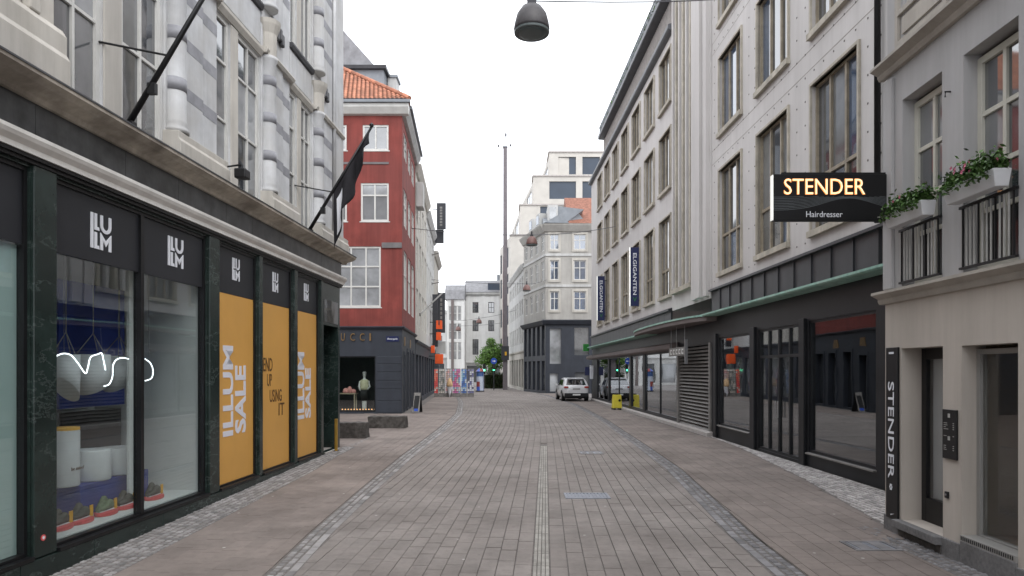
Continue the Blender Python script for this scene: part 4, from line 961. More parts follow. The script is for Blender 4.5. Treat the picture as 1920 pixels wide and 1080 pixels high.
MB().box(0, w_, -.04, .04, 0, h_).build('box', m_black, t, bevel=.004); MB().box(-.012, -.0005, -.038, .038, .01, h_-.01).build('light_edge', m_box_l, t)
text('STENDER', t, m_lit, w_*.085, w_*.755, h_*.555, h_*.90, -.0405, depth=.012, bold=.004); text('STENDER', t, m_litcore, w_*.088, w_*.752, h_*.563, h_*.892, -.053, depth=.002, bold=-.012)
text('Hairdresser', t, m_white, w_*.27, w_*.57, h_*.075, h_*.20, -.0405, depth=.003, name='small_lettering')
mb = MB()                                                        # engraved wave lines
for k in range(12):
    P = [Vector((w_*s/24, -.0415, h_*(.22+.035*k+.26*math.exp(-((s/24-.62)/.28)**2)*(1-.08*k)))) for s in range(25)]
    P = [p for p in P if p.z < h_*.52]
    if len(P) > 2:
        for p, q in zip(P, P[1:]):
            if abs(q.x-p.x) < w_/20: mb.box(p.x, q.x, -.0425, -.0402, p.z, p.z+.006) if abs(q.z-p.z) < .004 else mb.add([(p.x,-.042,p.z),(q.x,-.042,q.z),(q.x,-.042,q.z+.006),(p.x,-.042,p.z+.006)], [(0,1,2,3)])
mb.build('wave_lines', M('wave_grey', (.11,.12,.125), .5, .2, 6), t)
mb = MB()
for k in range(7): mb.box(w_*.86+k*.022, w_*.86+k*.022+.013, -.0425, -.0402, h_*.06, h_*.085)
mb.build('tiny_print', m_ironw, t)
MB().box(w_+.001, w_+.03, -.02, .02, -.14, h_+.16).build('bracket_post', m_iron, t); MB().box(.12, w_, -.014, .014, h_+.001, h_+.03).build('bracket_bar', m_iron, t); MB().box(w_+.03, w_+.13, -.015, .015, h_+.0, h_+.035).build('wall_arm', m_iron, t); MB().box(w_+.03, w_+.10, -.015, .015, -.08, -.04).build('wall_arm', m_iron, t)
MB().face([(.09,h_+.001),(.16,h_+.001),(.18,h_+.05)], -.01, .01).build('scroll', m_iron, t); MB().lathe([(.0,0),(.025,.02),(.012,.07),(.0,.12)], (w_+.015, 0, h_+.16), 8).build('finial', m_iron, t)

# ------------------------------------------------------------------ red house
red = thing('red_house', 'red rendered corner house with clay tile roof and dark shop floor', 'house', RF, 0, 0, 0)
rs = RS.ang-RF.ang
def side(o): o.rotation_euler.z = rs; return o
rx = RF.x; rz = lambda py: H-(py-HY)/F*RC[1]
redL = RS.x(778.5)
GF = 4.24
sw0 = (rx(600), rx(704), rz(772), rz(668))
mb = MB(); wall(mb, -13, 0, -.1, GF, [sw0], .2); mb.build('dark_shop_wall', m_gdark, red)
for i, (p, q) in enumerate(((GF-1.0, GF-.35), (2.35, 2.38), (1.9, 1.93))): pass
for z0, z1 in ((2.42, 2.78), (2.03, 2.40), (1.62, 2.01), (1.2, 1.6), (.62, 1.18), (.02, .6)): MB().box(rx(707), -.03, -.025, .01, z0, z1).build('rusticated_block', m_gdark, red, bevel=.012)
MB().prof([(.02,GF-.12),(-.10,GF-.10),(-.14,GF-.03),(-.14,GF),(.02,GF+.03)], -13, .13).build('shop_cornice', m_gdark, red)
rw = [(rx(680), rx(728.5), rz(282), rz(234), [.5], [], 0), (rx(676.5), rx(729), rz(415), rz(343), [.5], [.68], 1), (rx(640)-.35, rx(714), rz(576), rz(462), [.36, .68], [.34, .67], 2)]
allw = []
for a, b, c, d, cs, rr, k in rw:
    allw.append((a, b, c, d, cs, rr, k))
    for j in (1, 2, 3): sp = 2.05 if k < 2 else 2.95; allw.append((a-sp*j, b-sp*j, c, d, cs, rr, k))
mb = MB(); wall(mb, -13, 0, GF, 14.75, [w[:4] for w in allw if w[0] > -12.9], .14); mb.build('red_wall', m_red, red)
for a, b, c, d, cs, rr, k in allw:
    if a > -12.9: window(red, a, b, c, d, .03, cs, rr, m_wpaint, (m_pane_l if k == 2 else (lambda p, q, k=k: m_pane_l if (q and k == 1) else m_pane_m)), .09, .07, .08, (.05, .05))
MB().box(rx(716), -.01, -.06, .01, rz(465), rz(455)).build('string_course', m_redpale, red); MB().box(-13, rx(729), -.03, .01, rz(308), rz(304)).build('string_course', m_redpale, red)
sws = []; Lr = redL
for k in range(3):
    a = .55+k*(Lr-1.1)/3+.25; b = a+(Lr-1.1)/3-.5
    for (z0, z1) in ((rz(282), rz(234)), (rz(415), rz(343)), (rz(576), rz(462))): sws.append((a, b, z0, z1))
mb = MB(); wall(mb, 0.003, Lr, GF, 14.75, sws, .12, y=.0); mb.quad((Lr,0,GF),(Lr,7,GF),(Lr,7,14.75),(Lr,0,14.75)); rsw = side(mb.build('red_side_wall', m_red, red))
for a, b, c, d in sws: window(rsw, a, b, c, d, .03, [.5], [.6], m_wpaint, m_pane_m, .08, .06, split=False)
sgo = [(.9, 1.75, .1, 2.9), (2.5, 3.6, .1, 3.1), (4.4, 5.4, .1, 3.1), (6.0, Lr-.5, .1, 3.1)]
mb = MB(); wall(mb, .003, Lr, -.1, GF, sgo, .35, y=.0); rsg = side(mb.build('dark_side_wall', m_gdark, red))
for a, b, c, d in sgo: MB().box(a, b, .3, .34, c, d).build('dark_glazing', m_pane, rsg); MB().box(a-.12, a-.02, -.05, .01, .0, d+.15).build('jamb', m_gdark, rsg)
MB().prof([(.02,GF-.12),(-.10,GF-.10),(-.14,GF-.03),(-.14,GF),(.02,GF+.03)], .02, Lr).build('shop_cornice', m_gdark, rsg)
for a in (1.0, 4.2): MB().box(a, a+.55, -.02, .0, 3.35, 3.8).build('gilt_mark', m_gold, rsg)
cpr = [(.02,14.55),(-.16,14.6),(-.32,14.85),(-.34,14.88),(-.34,15.05),(.02,15.08)]
MB().prof(cpr, -13, .34).build('eaves_cornice', m_wpaint, red); side(MB().prof(cpr, .02, Lr+.05).build('eaves_cornice', m_greyl, red))
MB().box(-13, .46, -.46, -.30, 15.06, 15.20).build('gutter', m_zinc, red); side(MB().box(.4, Lr, -.46, -.30, 15.06, 15.20).build('gutter', m_zinc, red))
tp = math.tan(R(38)); e0 = .42; z00 = 15.18; tm = 5.2              # hipped roof
rp = MB(); rp.add([(-13,-e0,z00),(e0,-e0,z00),(e0-tm,tm-e0,z00+tm*tp),(-13,tm-e0,z00+tm*tp),(e0-.07*Lr,Lr,z00),(e0-.07*Lr-tm,Lr,z00+tm*tp),(-13,Lr,z00),(-13,Lr,z00+tm*tp)],
    [(0,1,2,3),(1,4,5,2),(3,2,5,7),(0,3,7,6),(4,6,7,5),(0,6,4,1)]); rp.build('roof', m_tile, red)
mb = MB(); r0 = .27; cw = .215
for i in range(int(tm/r0)):
    t0, t1 = i*r0, (i+1)*r0+.05; xr = e0-t0-.05; n = int((xr+13)/cw)
    for j in range(n):
        xa = xr-(j+1)*cw; b0 = len(mb.v)
        for tt, lift in ((t0, .055), (t1, .02)):
            for dx, hz in ((0, .0), (.05, .045), (.12, .045), (.18, .0), (cw, .0)): mb.v.append((xa+dx, tt-e0-.01, z00+tt*tp+lift+hz))
        for q in range(4): mb.f.append((b0+q, b0+q+1, b0+q+6, b0+q+5))
mb.build('roof_tiles', m_tile, red, kind='stuff')
mb = MB()
for i in range(16):
    t0 = i*.33; p = Vector((e0-t0, t0-e0, z00+t0*tp+.06)); q = Vector((e0-t0-.36, t0-e0+.36, z00+(t0+.36)*tp+.10)); mb.tube([p, q], [.12, .10], 8)
mb.build('hip_tiles', m_tile, red, kind='stuff')
# shop window of the red house with its display
gw = glazed(red, *sw0[:2], sw0[2], sw0[3], .05, [], [], m_shopglass, m_black, .06)
room(gw, sw0[0]+.05, sw0[1]-.05, 2.2, sw0[2]+.02, 2.9, m_int_d, m_int_d, .21)
for k in range(12): MB().lathe([(.0,0),(.035,.03),(.0,.07)], (rx(640)+k*.145, .20, sw0[2]+.07), 6).build('footlight', m_bulb, gw)
for ch, p0, p1 in (('G', 624, 633), ('U', 640, 647), ('C', 657, 666), ('C', 675, 684), ('I', 693, 696)): text(ch, red, m_gold, rx(p0), rx(p1), rz(639), rz(625), -.03, depth=.03, name='gilt_letter')
t = thing('street_name_plate', 'small dark blue street name plate on the corner of the red house', 'sign', RF, rx(724), -.001, rz(640.5))
MB().box(0, rx(748)-rx(724), -.02, 0, 0, .26).build('plate', m_navy, t); text('Østergade', t, m_white, .06, .56, .07, .18, -.021, depth=.004)
t = thing('shop_mannequin', 'pale mannequin in a cream top inside the dark shop window', 'mannequin', RF, rx(677), .75, sw0[2]+.06)
b_ = MB(); sec = [(0,.10,.08,0),(.08,.11,.09,0),(.45,.13,.10,0),(.80,.17,.12,0),(.95,.19,.13,0),(1.10,.15,.11,0),(1.32,.20,.13,0),(1.45,.22,.12,0),(1.52,.10,.09,0),(1.58,.055,.055,0),(1.64,.06,.07,0),(1.74,.085,.10,0),(1.82,.075,.09,0),(1.87,.03,.04,0)]
n = 14
for z, a, b, _ in sec:
    for q in range(n): u = 2*math.pi*q/n; b_.v.append((a*math.cos(u), b*math.sin(u), z))
for j in range(len(sec)-1):
    for q in range(n): q2 = (q+1) % n; b_.f.append((j*n+q, j*n+q2, (j+1)*n+q2, (j+1)*n+q))
b_.f.append(tuple(range(n-1,-1,-1))); b_.f.append(tuple(range((len(sec)-1)*n, len(sec)*n)))
b_.tube([(-.20,0,1.42),(-.27,-.02,1.15),(-.20,-.10,.95)], [.06,.05,.035], 8); b_.tube([(.20,0,1.42),(.28,-.02,1.15),(.18,-.12,1.02)], [.06,.05,.035], 8); b_.build('body', m_skinm, t, smooth=True)
MB().lathe([(.215,1.0),(.20,1.12),(.225,1.35),(.23,1.44),(.13,1.51)], n=16, sy=.72).build('top', m_cloth_y, t, smooth=True); MB().lathe([(.17,.45),(.19,.8),(.205,1.0)], n=14, sy=.7).build('skirt', m_int_d, t, smooth=True); MB().lathe([(.0,1.80),(.1,1.80),(.098,1.86),(.05,1.90)], n=12).build('cap', m_skinm, t, smooth=True)
t = thing('display_table', 'low table of pink goods in the dark shop window', 'table', RF, rx(645), .8, sw0[2]+.06)
MB().box(-.6, .45, -.25, .25, .78, .83).build('tabletop', m_int_b, t)
for xx in (-.52, .37):
    for yy in (-.2, .2): MB().box(xx-.025, xx+.025, yy-.025, yy+.025, 0, .78).build('leg', m_int_b, t)
for k, (xx, w_, h_) in enumerate(((-.1,.16,.25),(.1,.14,.34),(.28,.15,.2))): MB().lathe([(w_*.8,0),(w_,h_*.3),(w_*.7,h_*.8),(w_*.2,h_)], (xx, -.05, .831), 10).build('goods', m_pinkc, t, smooth=True)

# ------------------------------------------------------------------ houses behind and beyond the red house
def house(name, label, fac, xa, xb, ztop, cols, rows, wm, gm, pm, gf=4.0, depth=8, y=0, corn=True, mans=None, fw=.07, cat='house', cs=[.5], rr=[.6], wsc=.55, trim=None):
    t = thing(name, label, cat, fac, xa, y, 0); L = xb-xa; ops = []
    for k in range(cols):
        c = L*(k+.5)/cols; w_ = L/cols*wsc/2
        for z0, z1 in rows: ops.append((c-w_, c+w_, z0, z1))
    mb = MB(); wall(mb, 0, L, gf, ztop, ops, .15, back=depth); mb.build('wall', wm, t)
    for o in ops:
        window(t, *o, .05, cs, rr, m_wpaint, pm, fw, fw*.8, split=False)
        if trim: a, b, c, d = o; s_ = MB(); s_.box(a-.14, a, -.04, .02, c-.12, d+.14); s_.box(b, b+.14, -.04, .02, c-.12, d+.14); s_.box(a, b, -.04, .02, d, d+.14); s_.box(a, b, -.05, .02, c-.12, c); s_.build('window_trim', trim, t)
    if gf > 0:
        n = max(2, cols//2*2); so = [(L*(k+.12)/n, L*(k+.88)/n, .3, gf-.9) for k in range(n)]
        mb = MB(); wall(mb, 0, L, -.1, gf-.003, so, .2, back=depth); mb.build('shop_floor', gm, t)
        for o in so: MB().box(o[0], o[1], .15, .18, o[2], o[3]).build('shop_glazing', m_pane_m, t)
        MB().prof([(.02,gf-.25),(-.12,gf-.2),(-.16,gf-.05),(.02,gf)], 0, L).build('shop_cornice', gm, t)
    if corn: MB().prof([(.02,ztop-.5),(-.12,ztop-.45),(-.34,ztop-.1),(-.36,ztop+.05),(.02,ztop+.1)], 0, L).build('eaves_cornice', trim or wm, t)
    if mans:
        hgt, run, rm = mans; MB().prof([(-.2,ztop+.08),(run,ztop+hgt),(depth-run,ztop+hgt),(depth,ztop+.08)], 0, L).build('roof', rm, t)
    return t
rxx = RS.x; ST = [(4.9, 7.2), (8.3, 10.4), (11.3, 13.1)]
x1 = rxx(778.5)+.02; x2 = rxx(799); x3 = rxx(814); x4 = rxx(822)
n1 = house('white_house', 'pale house with a white box on its facade beyond the red house', RS, x1, x2, 14.6, 4, ST, m_cream, m_gdark, m_pane_m, y=-.02, mans=(3.2, 3.0, m_slate), depth=7)
MB().box(.15, 1.3, -.45, -.02, 12.1, 13.6).build('white_wall_box', m_greyl, n1, bevel=.02)
n2 = house('grey_house', 'light grey house in the middle of the left hand row', RS, x2+.02, x3, 14.2, 5, ST, m_greyl, m_gdark, m_pane_m, mans=(2.6, 2.4, m_zinc), depth=7)
n3 = house('cream_house', 'cream house at the far end of the left hand row', RS, x3+.02, x4, 13.2, 5, ST[:2], m_cream, m_gdark, m_pane_m, y=-.03, depth=8)
for k in range(4): MB().box(1.0+k*1.5, 1.9+k*1.5, .3, 1.3, 14.7, 16.2).build('dormer', m_zinc, n1, bevel=.05)
# tall slate building behind
Yb = 45.0; sb_ = F/Yb
zb_ = lambda py: H-(py-HY)/sb_
xb0 = (722-CX)/sb_; xb1 = (560-CX)/sb_
t = thing('slate_roofed_building', 'tall grey building with a steep gable rising behind the clay roof', 'building', loc=(xb0, Yb, 0))
MB().box(xb1-xb0, -.1, 0, 9, 0, zb_(128)).build('wall', m_zinc, t)
MB().prof([(-.25,zb_(131)),(-.3,zb_(125)),(9,zb_(125)),(9,zb_(131))], xb1-xb0, .12).build('dark_eave', m_seam, t)
gx_ = (707-CX)/sb_-xb0; sl = (125-50)/(707-640); hh_ = 9.5
MB().face([(gx_, zb_(125)+.002), (gx_-hh_/sl, zb_(125)+hh_), (gx_-hh_/sl-6, zb_(125)+hh_), (xb1-xb0-3, zb_(125)+.002)], .5, 8).build('gable_roof', m_slate, t)
MB().box(-.05, .55, 1.2, 2.4, zb_(170), zb_(131)).build('dormer', m_greyl, t); MB().box(-.12, .65, 1.1, 2.5, zb_(131)+.002, zb_(126)).build('dormer_roof', m_zinc, t)
MB().face([(-.2, zb_(215)), (-.2, zb_(150)), (.45, zb_(158)), (1.35, zb_(190)), (1.4, zb_(215))], 1.0, 6).build('side_roof', m_slate, t)
house('side_street_house', 'pale house across the side street, seen mirrored in the shop glass', Fac((-24, 15), (0, 1)), 0, 24, 15, 9, ST, m_cream, m_gdark, m_pane_m, depth=6, mans=(3, 3, m_tile))
house('plaza_house', 'cream house across the square at the left end of the street', Fac((-34, 97), (1, 0)), 0, 24.5, 10.8, 9, ST[:2], m_offw, m_greyl, m_pane_m, depth=6)
# signs and flag staffs hung out along the row
def hung_sign(name, label, px0, px1, py0, py1, Y, mat, extra=None, dk=.12, group=None):
    p = at(px0, py1, Y); q = at(px1, py0, Y)
    t = thing(name, label, 'sign', loc=p, group=group); w_, h_ = q.x-p.x, q.z-p.z
    MB().box(0, w_, -dk, dk, 0, h_).build('board', mat, t, bevel=.02); MB().box(rsx(Y)-p.x-.02, -.001, -.03, .03, h_*.75, h_*.75+.06).build('arm', m_iron, t)
    if extra: extra(t, w_, h_)
    return t
def marks(t, w_, h_):
    mb = MB()
    for k in range(7): mb.box(w_*.35, w_*.62, -.128, -.121, h_*(.12+.11*k), h_*(.12+.11*k)+h_*.075)
    mb.build('pale_marks', m_louvre, t)
hung_sign('hanging_board', 'tall blue grey board hung high on the left hand row', 819, 836, 381, 430, 60, m_dsign, marks)
hung_sign('hanging_board', 'short blue grey board just below the tall one', 816, 832, 431, 456, 60.5, m_dsign)
hung_sign('hanging_board', 'long charcoal banner with pale marks behind the orange signs', 821, 834.5, 549, 624, 57, m_dsign, marks)
hung_sign('hanging_board', 'wide dark board against the far end of the row', 811, 821, 552, 650, 56.6, m_dsign)
hung_sign('orange_sign', 'upper orange square sign with a notch on the dark banner', 818, 829, 601, 617, 55.5, m_osign, lambda t, w_, h_: MB().box(w_*.4, w_*.6, -.13, -.121, h_*.45, h_).build('notch', m_dsign, t))
hung_sign('orange_sign', 'small orange plate below the notched orange sign', 818, 827, 623, 638, 55.2, m_osign)
hung_sign('orange_sign', 'round orange bracket sign close to the wall', 808, 815, 648, 662, 54.6, m_osign)
hung_sign('orange_sign', 'large orange square sign just above the postcard racks', 816, 831, 664, 682, 54.2, m_osign)
hung_sign('white_sign', 'pale sign panel between the orange signs', 817, 836, 640, 663, 58, m_greyl)
p = at(800, 590, 44); t = thing('white_flagstaff', 'thin white staff slanting out from the pale house', 'flagpole', loc=(rsx(44), 44, p.z))
MB().tube([(0,0,0), tuple(at(830,549,44)-Vector((rsx(44),44,p.z)))], .05, 8).build('staff', m_greyl, t); MB().box(-.06,.06,-.06,.06,-.1,.1).build('bracket', m_iron, t)
for i, (p0, p1) in enumerate((((818, 478), (824, 474)), ((818, 532), (824, 529)))):
    a, b = at(*p0, 59), at(*p1, 59); t = thing('wall_bracket', ['upper bare wall bracket on the far left row', 'lower bare wall bracket on the far left row'][i], 'bracket', loc=(rsx(59), 59, a.z)); MB().tube([(0,0,0), tuple(b-Vector((rsx(59),59,a.z)))], .05, 6).build('arm', m_louvre, t); MB().box(-.08,.02,-.08,.08,-.12,.12).build('plate', m_louvre, t)
# pavement board by the dark side wall
p = gp(783, 774); t = thing('pavement_board', 'black and white pavement board leaning by the dark doorway', 'sign board', loc=(p[0], p[1], 0), rz=R(-12))
MB().hull8([(-.17,-.25,.03),(.17,-.25,.03),(.17,-.2,.03),(-.17,-.2,.03)], [(-.17,-.03,1.0),(.17,-.03,1.0),(.17,.0,1.0),(-.17,.0,1.0)]).build('front_board', m_louvre, t)
MB().hull8([(-.17,.2,.03),(.17,.2,.03),(.17,.25,.03),(-.17,.25,.03)], [(-.17,.005,1.0),(.17,.005,1.0),(.17,.03,1.0),(-.17,.03,1.0)]).build('rear_board', m_black, t)
MB().hull8([(-.14,-.225,.18),(.10,-.225,.18),(.10,-.18,.18),(-.14,-.18,.18)], [(-.1,-.10,.85),(.14,-.10,.85),(.14,-.03,.85),(-.1,-.03,.85)]).build('dark_print', m_black, t); MB().hull8([(-.1,-.245,.1),(.1,-.245,.1),(.1,-.2,.1),(-.1,-.2,.1)], [(-.1,-.19,.34),(.1,-.19,.34),(.1,-.15,.34),(-.1,-.15,.34)]).build('blue_print', m_bsign, t)
# rough granite seats
def stone_seat(px0, px1, py0, py1, label, d=.55):
    Y = F*H/(py1-HY); sc = F/Y; w_ = (px1-px0)/sc; h_ = (py1-py0)/sc-.12
    t = thing('stone_seat', label, 'bench', loc=((px0-CX)/sc, Y, 0), group='rough stone seats by the red house')
    b = MB(); nx, ny, nz_ = 10, 4, 3
    def rough(x, y, z): return (x+random.uniform(-.02,.02), y+random.uniform(-.02,.02), z+(random.uniform(-.015,.015) if z > 0 else 0))
    idx = {}
    def vtx(i, j, k):
        if (i,j,k) not in idx: idx[(i,j,k)] = len(b.v); b.v.append(rough(w_*i/nx, d*j/ny, h_*k/nz_))
        return idx[(i,j,k)]
    for i in range(nx):
        for j in range(ny): b.f.append((vtx(i,j,nz_),vtx(i+1,j,nz_),vtx(i+1,j+1,nz_),vtx(i,j+1,nz_)))
        for k in range(nz_): b.f.append((vtx(i,0,k),vtx(i+1,0,k),vtx(i+1,0,k+1),vtx(i,0,k+1))); b.f.append((vtx(i+1,ny,k),vtx(i,ny,k),vtx(i,ny,k+1),vtx(i+1,ny,k+1)))
    for j in range(ny):
        for k in range(nz_): b.f.append((vtx(0,j+1,k),vtx(0,j,k),vtx(0,j,k+1),vtx(0,j+1,k+1))); b.f.append((vtx(nx,j,k),vtx(nx,j+1,k),vtx(nx,j+1,k+1),vtx(nx,j,k+1)))
    b.build('block', m_bench, t); MB().box(.1, w_-.1, .1, d-.1, -.02, .02).build('footing', m_lead, t)
stone_seat(618, 686, 786, 822, 'nearer rough dark stone seat half hidden by the store corner')
stone_seat(690, 760, 775, 803, 'farther rough dark stone seat in front of the dark shop')
# ------------------------------------------------------------------ postcard racks
cs_ = {'r': [(.7,.06,.04),(.75,.2,.12),(.6,.55,.5),(.7,.05,.05)], 'g': [(.25,.25,.24),(.4,.4,.38),(.12,.13,.1),(.5,.45,.4)], 'p': [(.6,.5,.5),(.5,.35,.3),(.65,.3,.3),(.45,.45,.5)],
       'm': [(.6,.12,.25),(.2,.35,.5),(.55,.5,.5),(.5,.1,.3)], 'b': [(.05,.2,.55),(.25,.45,.6),(.5,.55,.6),(.03,.1,.35)], 'w': [(.6,.6,.65),(.03,.03,.08),(.55,.58,.65),(.1,.1,.25)]}
for i, (p0, p1, p2, ky, lb) in enumerate(((813.5, 821.5, 690, 'r', 'red'), (822, 834, 690, 'g', 'grey'), (834.5, 847.5, 689, 'p', 'pale pink'), (848, 863.5, 688, 'm', 'magenta and blue'), (864, 875.5, 689, 'b', 'bright blue'), (876, 889, 688, 'w', 'black and white'))):
    Y = 53.0; sc = F/Y; x0 = (p0-CX)/sc; w_ = (p1-p0)/sc; h_ = 2.25
    t = thing('postcard_rack', 'tall street rack of '+lb+' postcards', 'rack', loc=(x0, Y, 0), group='postcard racks across the left pavement')
    MB().box(.02, w_-.02, 0, .5, .0, .25).build('base', m_louvre, t); MB().box(.03, w_-.03, .2, .26, .252, h_).build('back_panel', m_louvre, t)
    mb = MB(); nc = max(2, int(w_/.16)); nr_ = 12
    for a in range(nc):
        for b in range(nr_): mb.hull8([((w_-.06)*a/nc+.04,-.0,.3+(h_-.35)*b/nr_),((w_-.06)*(a+.9)/nc+.03,-.0,.3+(h_-.35)*b/nr_),((w_-.06)*(a+.9)/nc+.03,.02,.3+(h_-.35)*b/nr_),((w_-.06)*a/nc+.04,.02,.3+(h_-.35)*b/nr_)],
            [((w_-.06)*a/nc+.04,.06,.3+(h_-.35)*(b+.88)/nr_),((w_-.06)*(a+.9)/nc+.03,.06,.3+(h_-.35)*(b+.88)/nr_),((w_-.06)*(a+.9)/nc+.03,.08,.3+(h_-.35)*(b+.88)/nr_),((w_-.06)*a/nc+.04,.08,.3+(h_-.35)*(b+.88)/nr_)])
    mb.build('cards', Cards('cards_'+lb.replace(' ', '_'), cs_[ky], nc/w_, nr_/(h_-.35)), t, kind='stuff')
t = thing('ice_cream_model', 'white ice cream cone figure in front of the racks', 'figure', loc=((843-CX)*52.4/F, 52.4, 0))
MB().lathe([(.02,0),(.10,.35),(.20,.8),(.22,.82)], n=12).build('cone', m_white, t, smooth=True); MB().lathe([(.22,.821),(.26,.95),(.22,1.12),(.16,1.3),(.08,1.45),(.0,1.55)], n=12).build('scoop', M('caramel_scoop', (.5,.33,.18), .6, .2, 4), t, smooth=True)
# ------------------------------------------------------------------ buildings closing the street
YE = 95.0; FE_ = Fac(((870-CX)/F*YE, YE), (1, 0)); ez = lambda py: H-(py-HY)/F*YE
rowsE = [(ez(586.5), ez(566.5)), (ez(621), ez(600.5)), (ez(665), ez(636))]
e = thing('corner_building', 'pale cream building with grey hipped roof closing the street', 'building', FE_, 0, 0, 0)
ops = [(FE_.x(a), FE_.x(a)+.85, z0, z1) for a in (886, 915.5, 945, 975) for z0, z1 in rowsE]
mb = MB(); wall(mb, 0, 16, -.1, ez(548), ops, .2, back=10); mb.build('wall', m_offw, e)
for o in ops: window(e, *o, .08, [.5], [.5], m_dsign, m_pane, .08, .06, split=False)
for a in (876, 903, 931): MB().box(FE_.x(a), FE_.x(a)+.45, -.06, .02, 3.2, ez(552)).build('pilaster', m_offw, e)
MB().prof([(.02,ez(556)),(-.3,ez(552)),(-.35,ez(549)),(.02,ez(548))], -.2, 16).build('cornice', m_greyl, e); MB().prof([(.02,3.0),(-.2,3.1),(-.2,3.3),(.02,3.35)], 0, 16).build('shop_cornice', m_greyl, e)
for k in range(5): MB().box(.4+k*3, 2.6+k*3, -.02, .02, .4, 2.8).build('shop_glazing', m_pane_m, e)
MB().prof([(-.3,ez(548)+.003),(3.2,ez(520)),(7,ez(520)),(10,ez(548)+.003)], .0, 16).build('roof', m_slate, e)
MB().prof([(.3,ez(546)),(.2,ez(530)),(2.4,ez(530))], 3.4, 5.3).build('skylight', m_bluepane, e); MB().box(4.6, 5.2, 4, 4.8, ez(520), ez(507)).build('chimney', m_zinc, e)
FW = Fac(FE_.p, (.35, 1.0)); FW.u = (FW.u[0]*-1, FW.u[1]*-1)
t = thing('left_wing', 'grey glazed wing with curved roof beside the cream end building', 'building', loc=((838-CX)/F*92, 92, 0))
wl_ = (871-838)/F*92
mb = MB(); ow_ = [(.25+k*.62, .75+k*.62, z0, z1) for k in range(3) for z0, z1 in ((3.6,6),(6.4,8.6),(9,11))]; wall(mb, 0, wl_, -.1, 11.9, ow_, .15, back=3); mb.build('wall', m_offw, t)
for o in ow_: window(t, *o, .05, [], [.5], m_wpaint, m_pane_l, .05, .05, split=False)
MB().prof([(-.2,11.9),(.3,13.2),(1.2,14.0),(2.6,14.2),(3,11.9)], -.3, wl_).build('roof', m_slate, t); MB().box(.6, .95, -.25, .0, 0, 11.85).build('brown_pier', m_soffit, t)
# grey corner house on the right with black shop floors
KC = gp(1023, 737); KF = Fac(KC, (1, 0)); kz = lambda py: H-(py-HY)/F*KC[1]; kx = lambda px: (px-1023)/F*KC[1]
k = thing('grey_corner_house', 'grey beige corner house with black two storey shop base and mansard', 'house', KF, 0, 0, 0)
ksl = ((1.21-KC[0]), 69-KC[1]); KS = Fac(KC, (-ksl[0], -ksl[1])); kr = KS.ang; KLn = math.hypot(*ksl)
krow = [(kz(468), kz(439)), (kz(525), kz(488)), (kz(582), kz(546))]; KB = kz(600)
ops = [(kx(a), kx(b), z0, z1) for a, b in ((1031, 1048), (1075.5, 1099), (1124, 1146)) for z0, z1 in krow]
mb = MB(); wall(mb, 0, 8.5, KB, kz(432), ops, .15, back=9); mb.build('wall', m_greyr, k)
for a, b, c, d in ops:
    window(k, a, b, c, d, .05, [.5], [.62], m_wpaint, m_pane_b, .09, .07, split=True)
    s_ = MB(); s_.box(a-.16, a, -.05, .02, c-.2, d+.2); s_.box(b, b+.16, -.05, .02, c-.2, d+.2); s_.box(a, b, -.05, .02, d, d+.2); s_.box(a, b, -.08, .02, c-.2, c); s_.build('window_trim', m_cream, k)
so = [(-KLn+KLn*(q+.25)/4, -KLn+KLn*(q+.75)/4, z0, z1) for q in range(4) for z0, z1 in krow]
mb = MB(); wall(mb, -KLn, -.003, KB, kz(432), so, .15); mb.quad((-KLn,0,KB),(-KLn,0,kz(432)),(-KLn,8,kz(432)),(-KLn,8,KB)); ksw = mb.build('side_wall', m_greyr, k); ksw.rotation_euler.z = kr
for o in so: window(ksw, *o, .05, [.5], [.6], m_wpaint, m_pane_m, .08, .06, split=False)
for z in (kz(478), kz(536)): MB().box(-.02, 8.5, -.07, .02, z-.1, z+.12).build('string_course', m_greyl, k); MB().box(-KLn, -.03, -.07, .02, z-.1, z+.12).build('string_course', m_greyl, ksw)
cpk = [(.02,kz(436)),(-.15,kz(434)),(-.45,kz(424)),(-.5,kz(421)),(.02,kz(419))]
MB().prof(cpk, -.2, 8.5).build('eaves_cornice', m_greyr, k); MB().prof(cpk, -KLn, -.1).build('eaves_cornice', m_greyr, ksw)
bo = [(kx(1031), kx(1052), kz(682), kz(616)), (kx(1077), kx(1104), kz(666), kz(614)), (kx(1031), kx(1046), .15, kz(700)), (kx(1078), kx(1104), .15, kz(698)), (kx(1118), kx(1145), .15, kz(698))]
mb = MB(); wall(mb, 0, 8.5, -.1, KB, bo, .3, back=9); mb.build('black_base', m_gdark, k)
for i, o in enumerate(bo): MB().box(o[0], o[1], .2, .24, o[2], o[3]).build('shop_glazing', [m_pane_l, m_pane_m, m_pane_l, m_pane_m, m_pane][i], k)
bs = [(-KLn+KLn*(q+.2)/5, -KLn+KLn*(q+.8)/5, z0, z1) for q in range(5) for z0, z1 in ((.2, 3.0), (3.5, 6.3))]
mb = MB(); wall(mb, -KLn, -.003, -.1, KB, bs, .25); kbs = mb.build('black_side_base', m_gdark, k); kbs.rotation_euler.z = kr
for o in bs: MB().box(o[0], o[1], .2, .24, o[2], o[3]).build('shop_glazing', m_pane_m, kbs)
MB().prof([(.02,KB-.5),(-.2,KB-.4),(-.4,KB-.05),(.02,KB+.05)], -.3, 8.5).build('base_cornice', m_gdark, k); MB().prof([(.02,KB-.5),(-.2,KB-.4),(-.4,KB-.05),(.02,KB+.05)], -KLn, -.1).build('base_cornice', m_gdark, kbs)
MB().prof([(-.3,kz(419)+.003),(2.4,kz(395)),(8,kz(395)),(9,kz(419))], -.2, kx(1066)).build('mansard_roof', m_zinc, k)
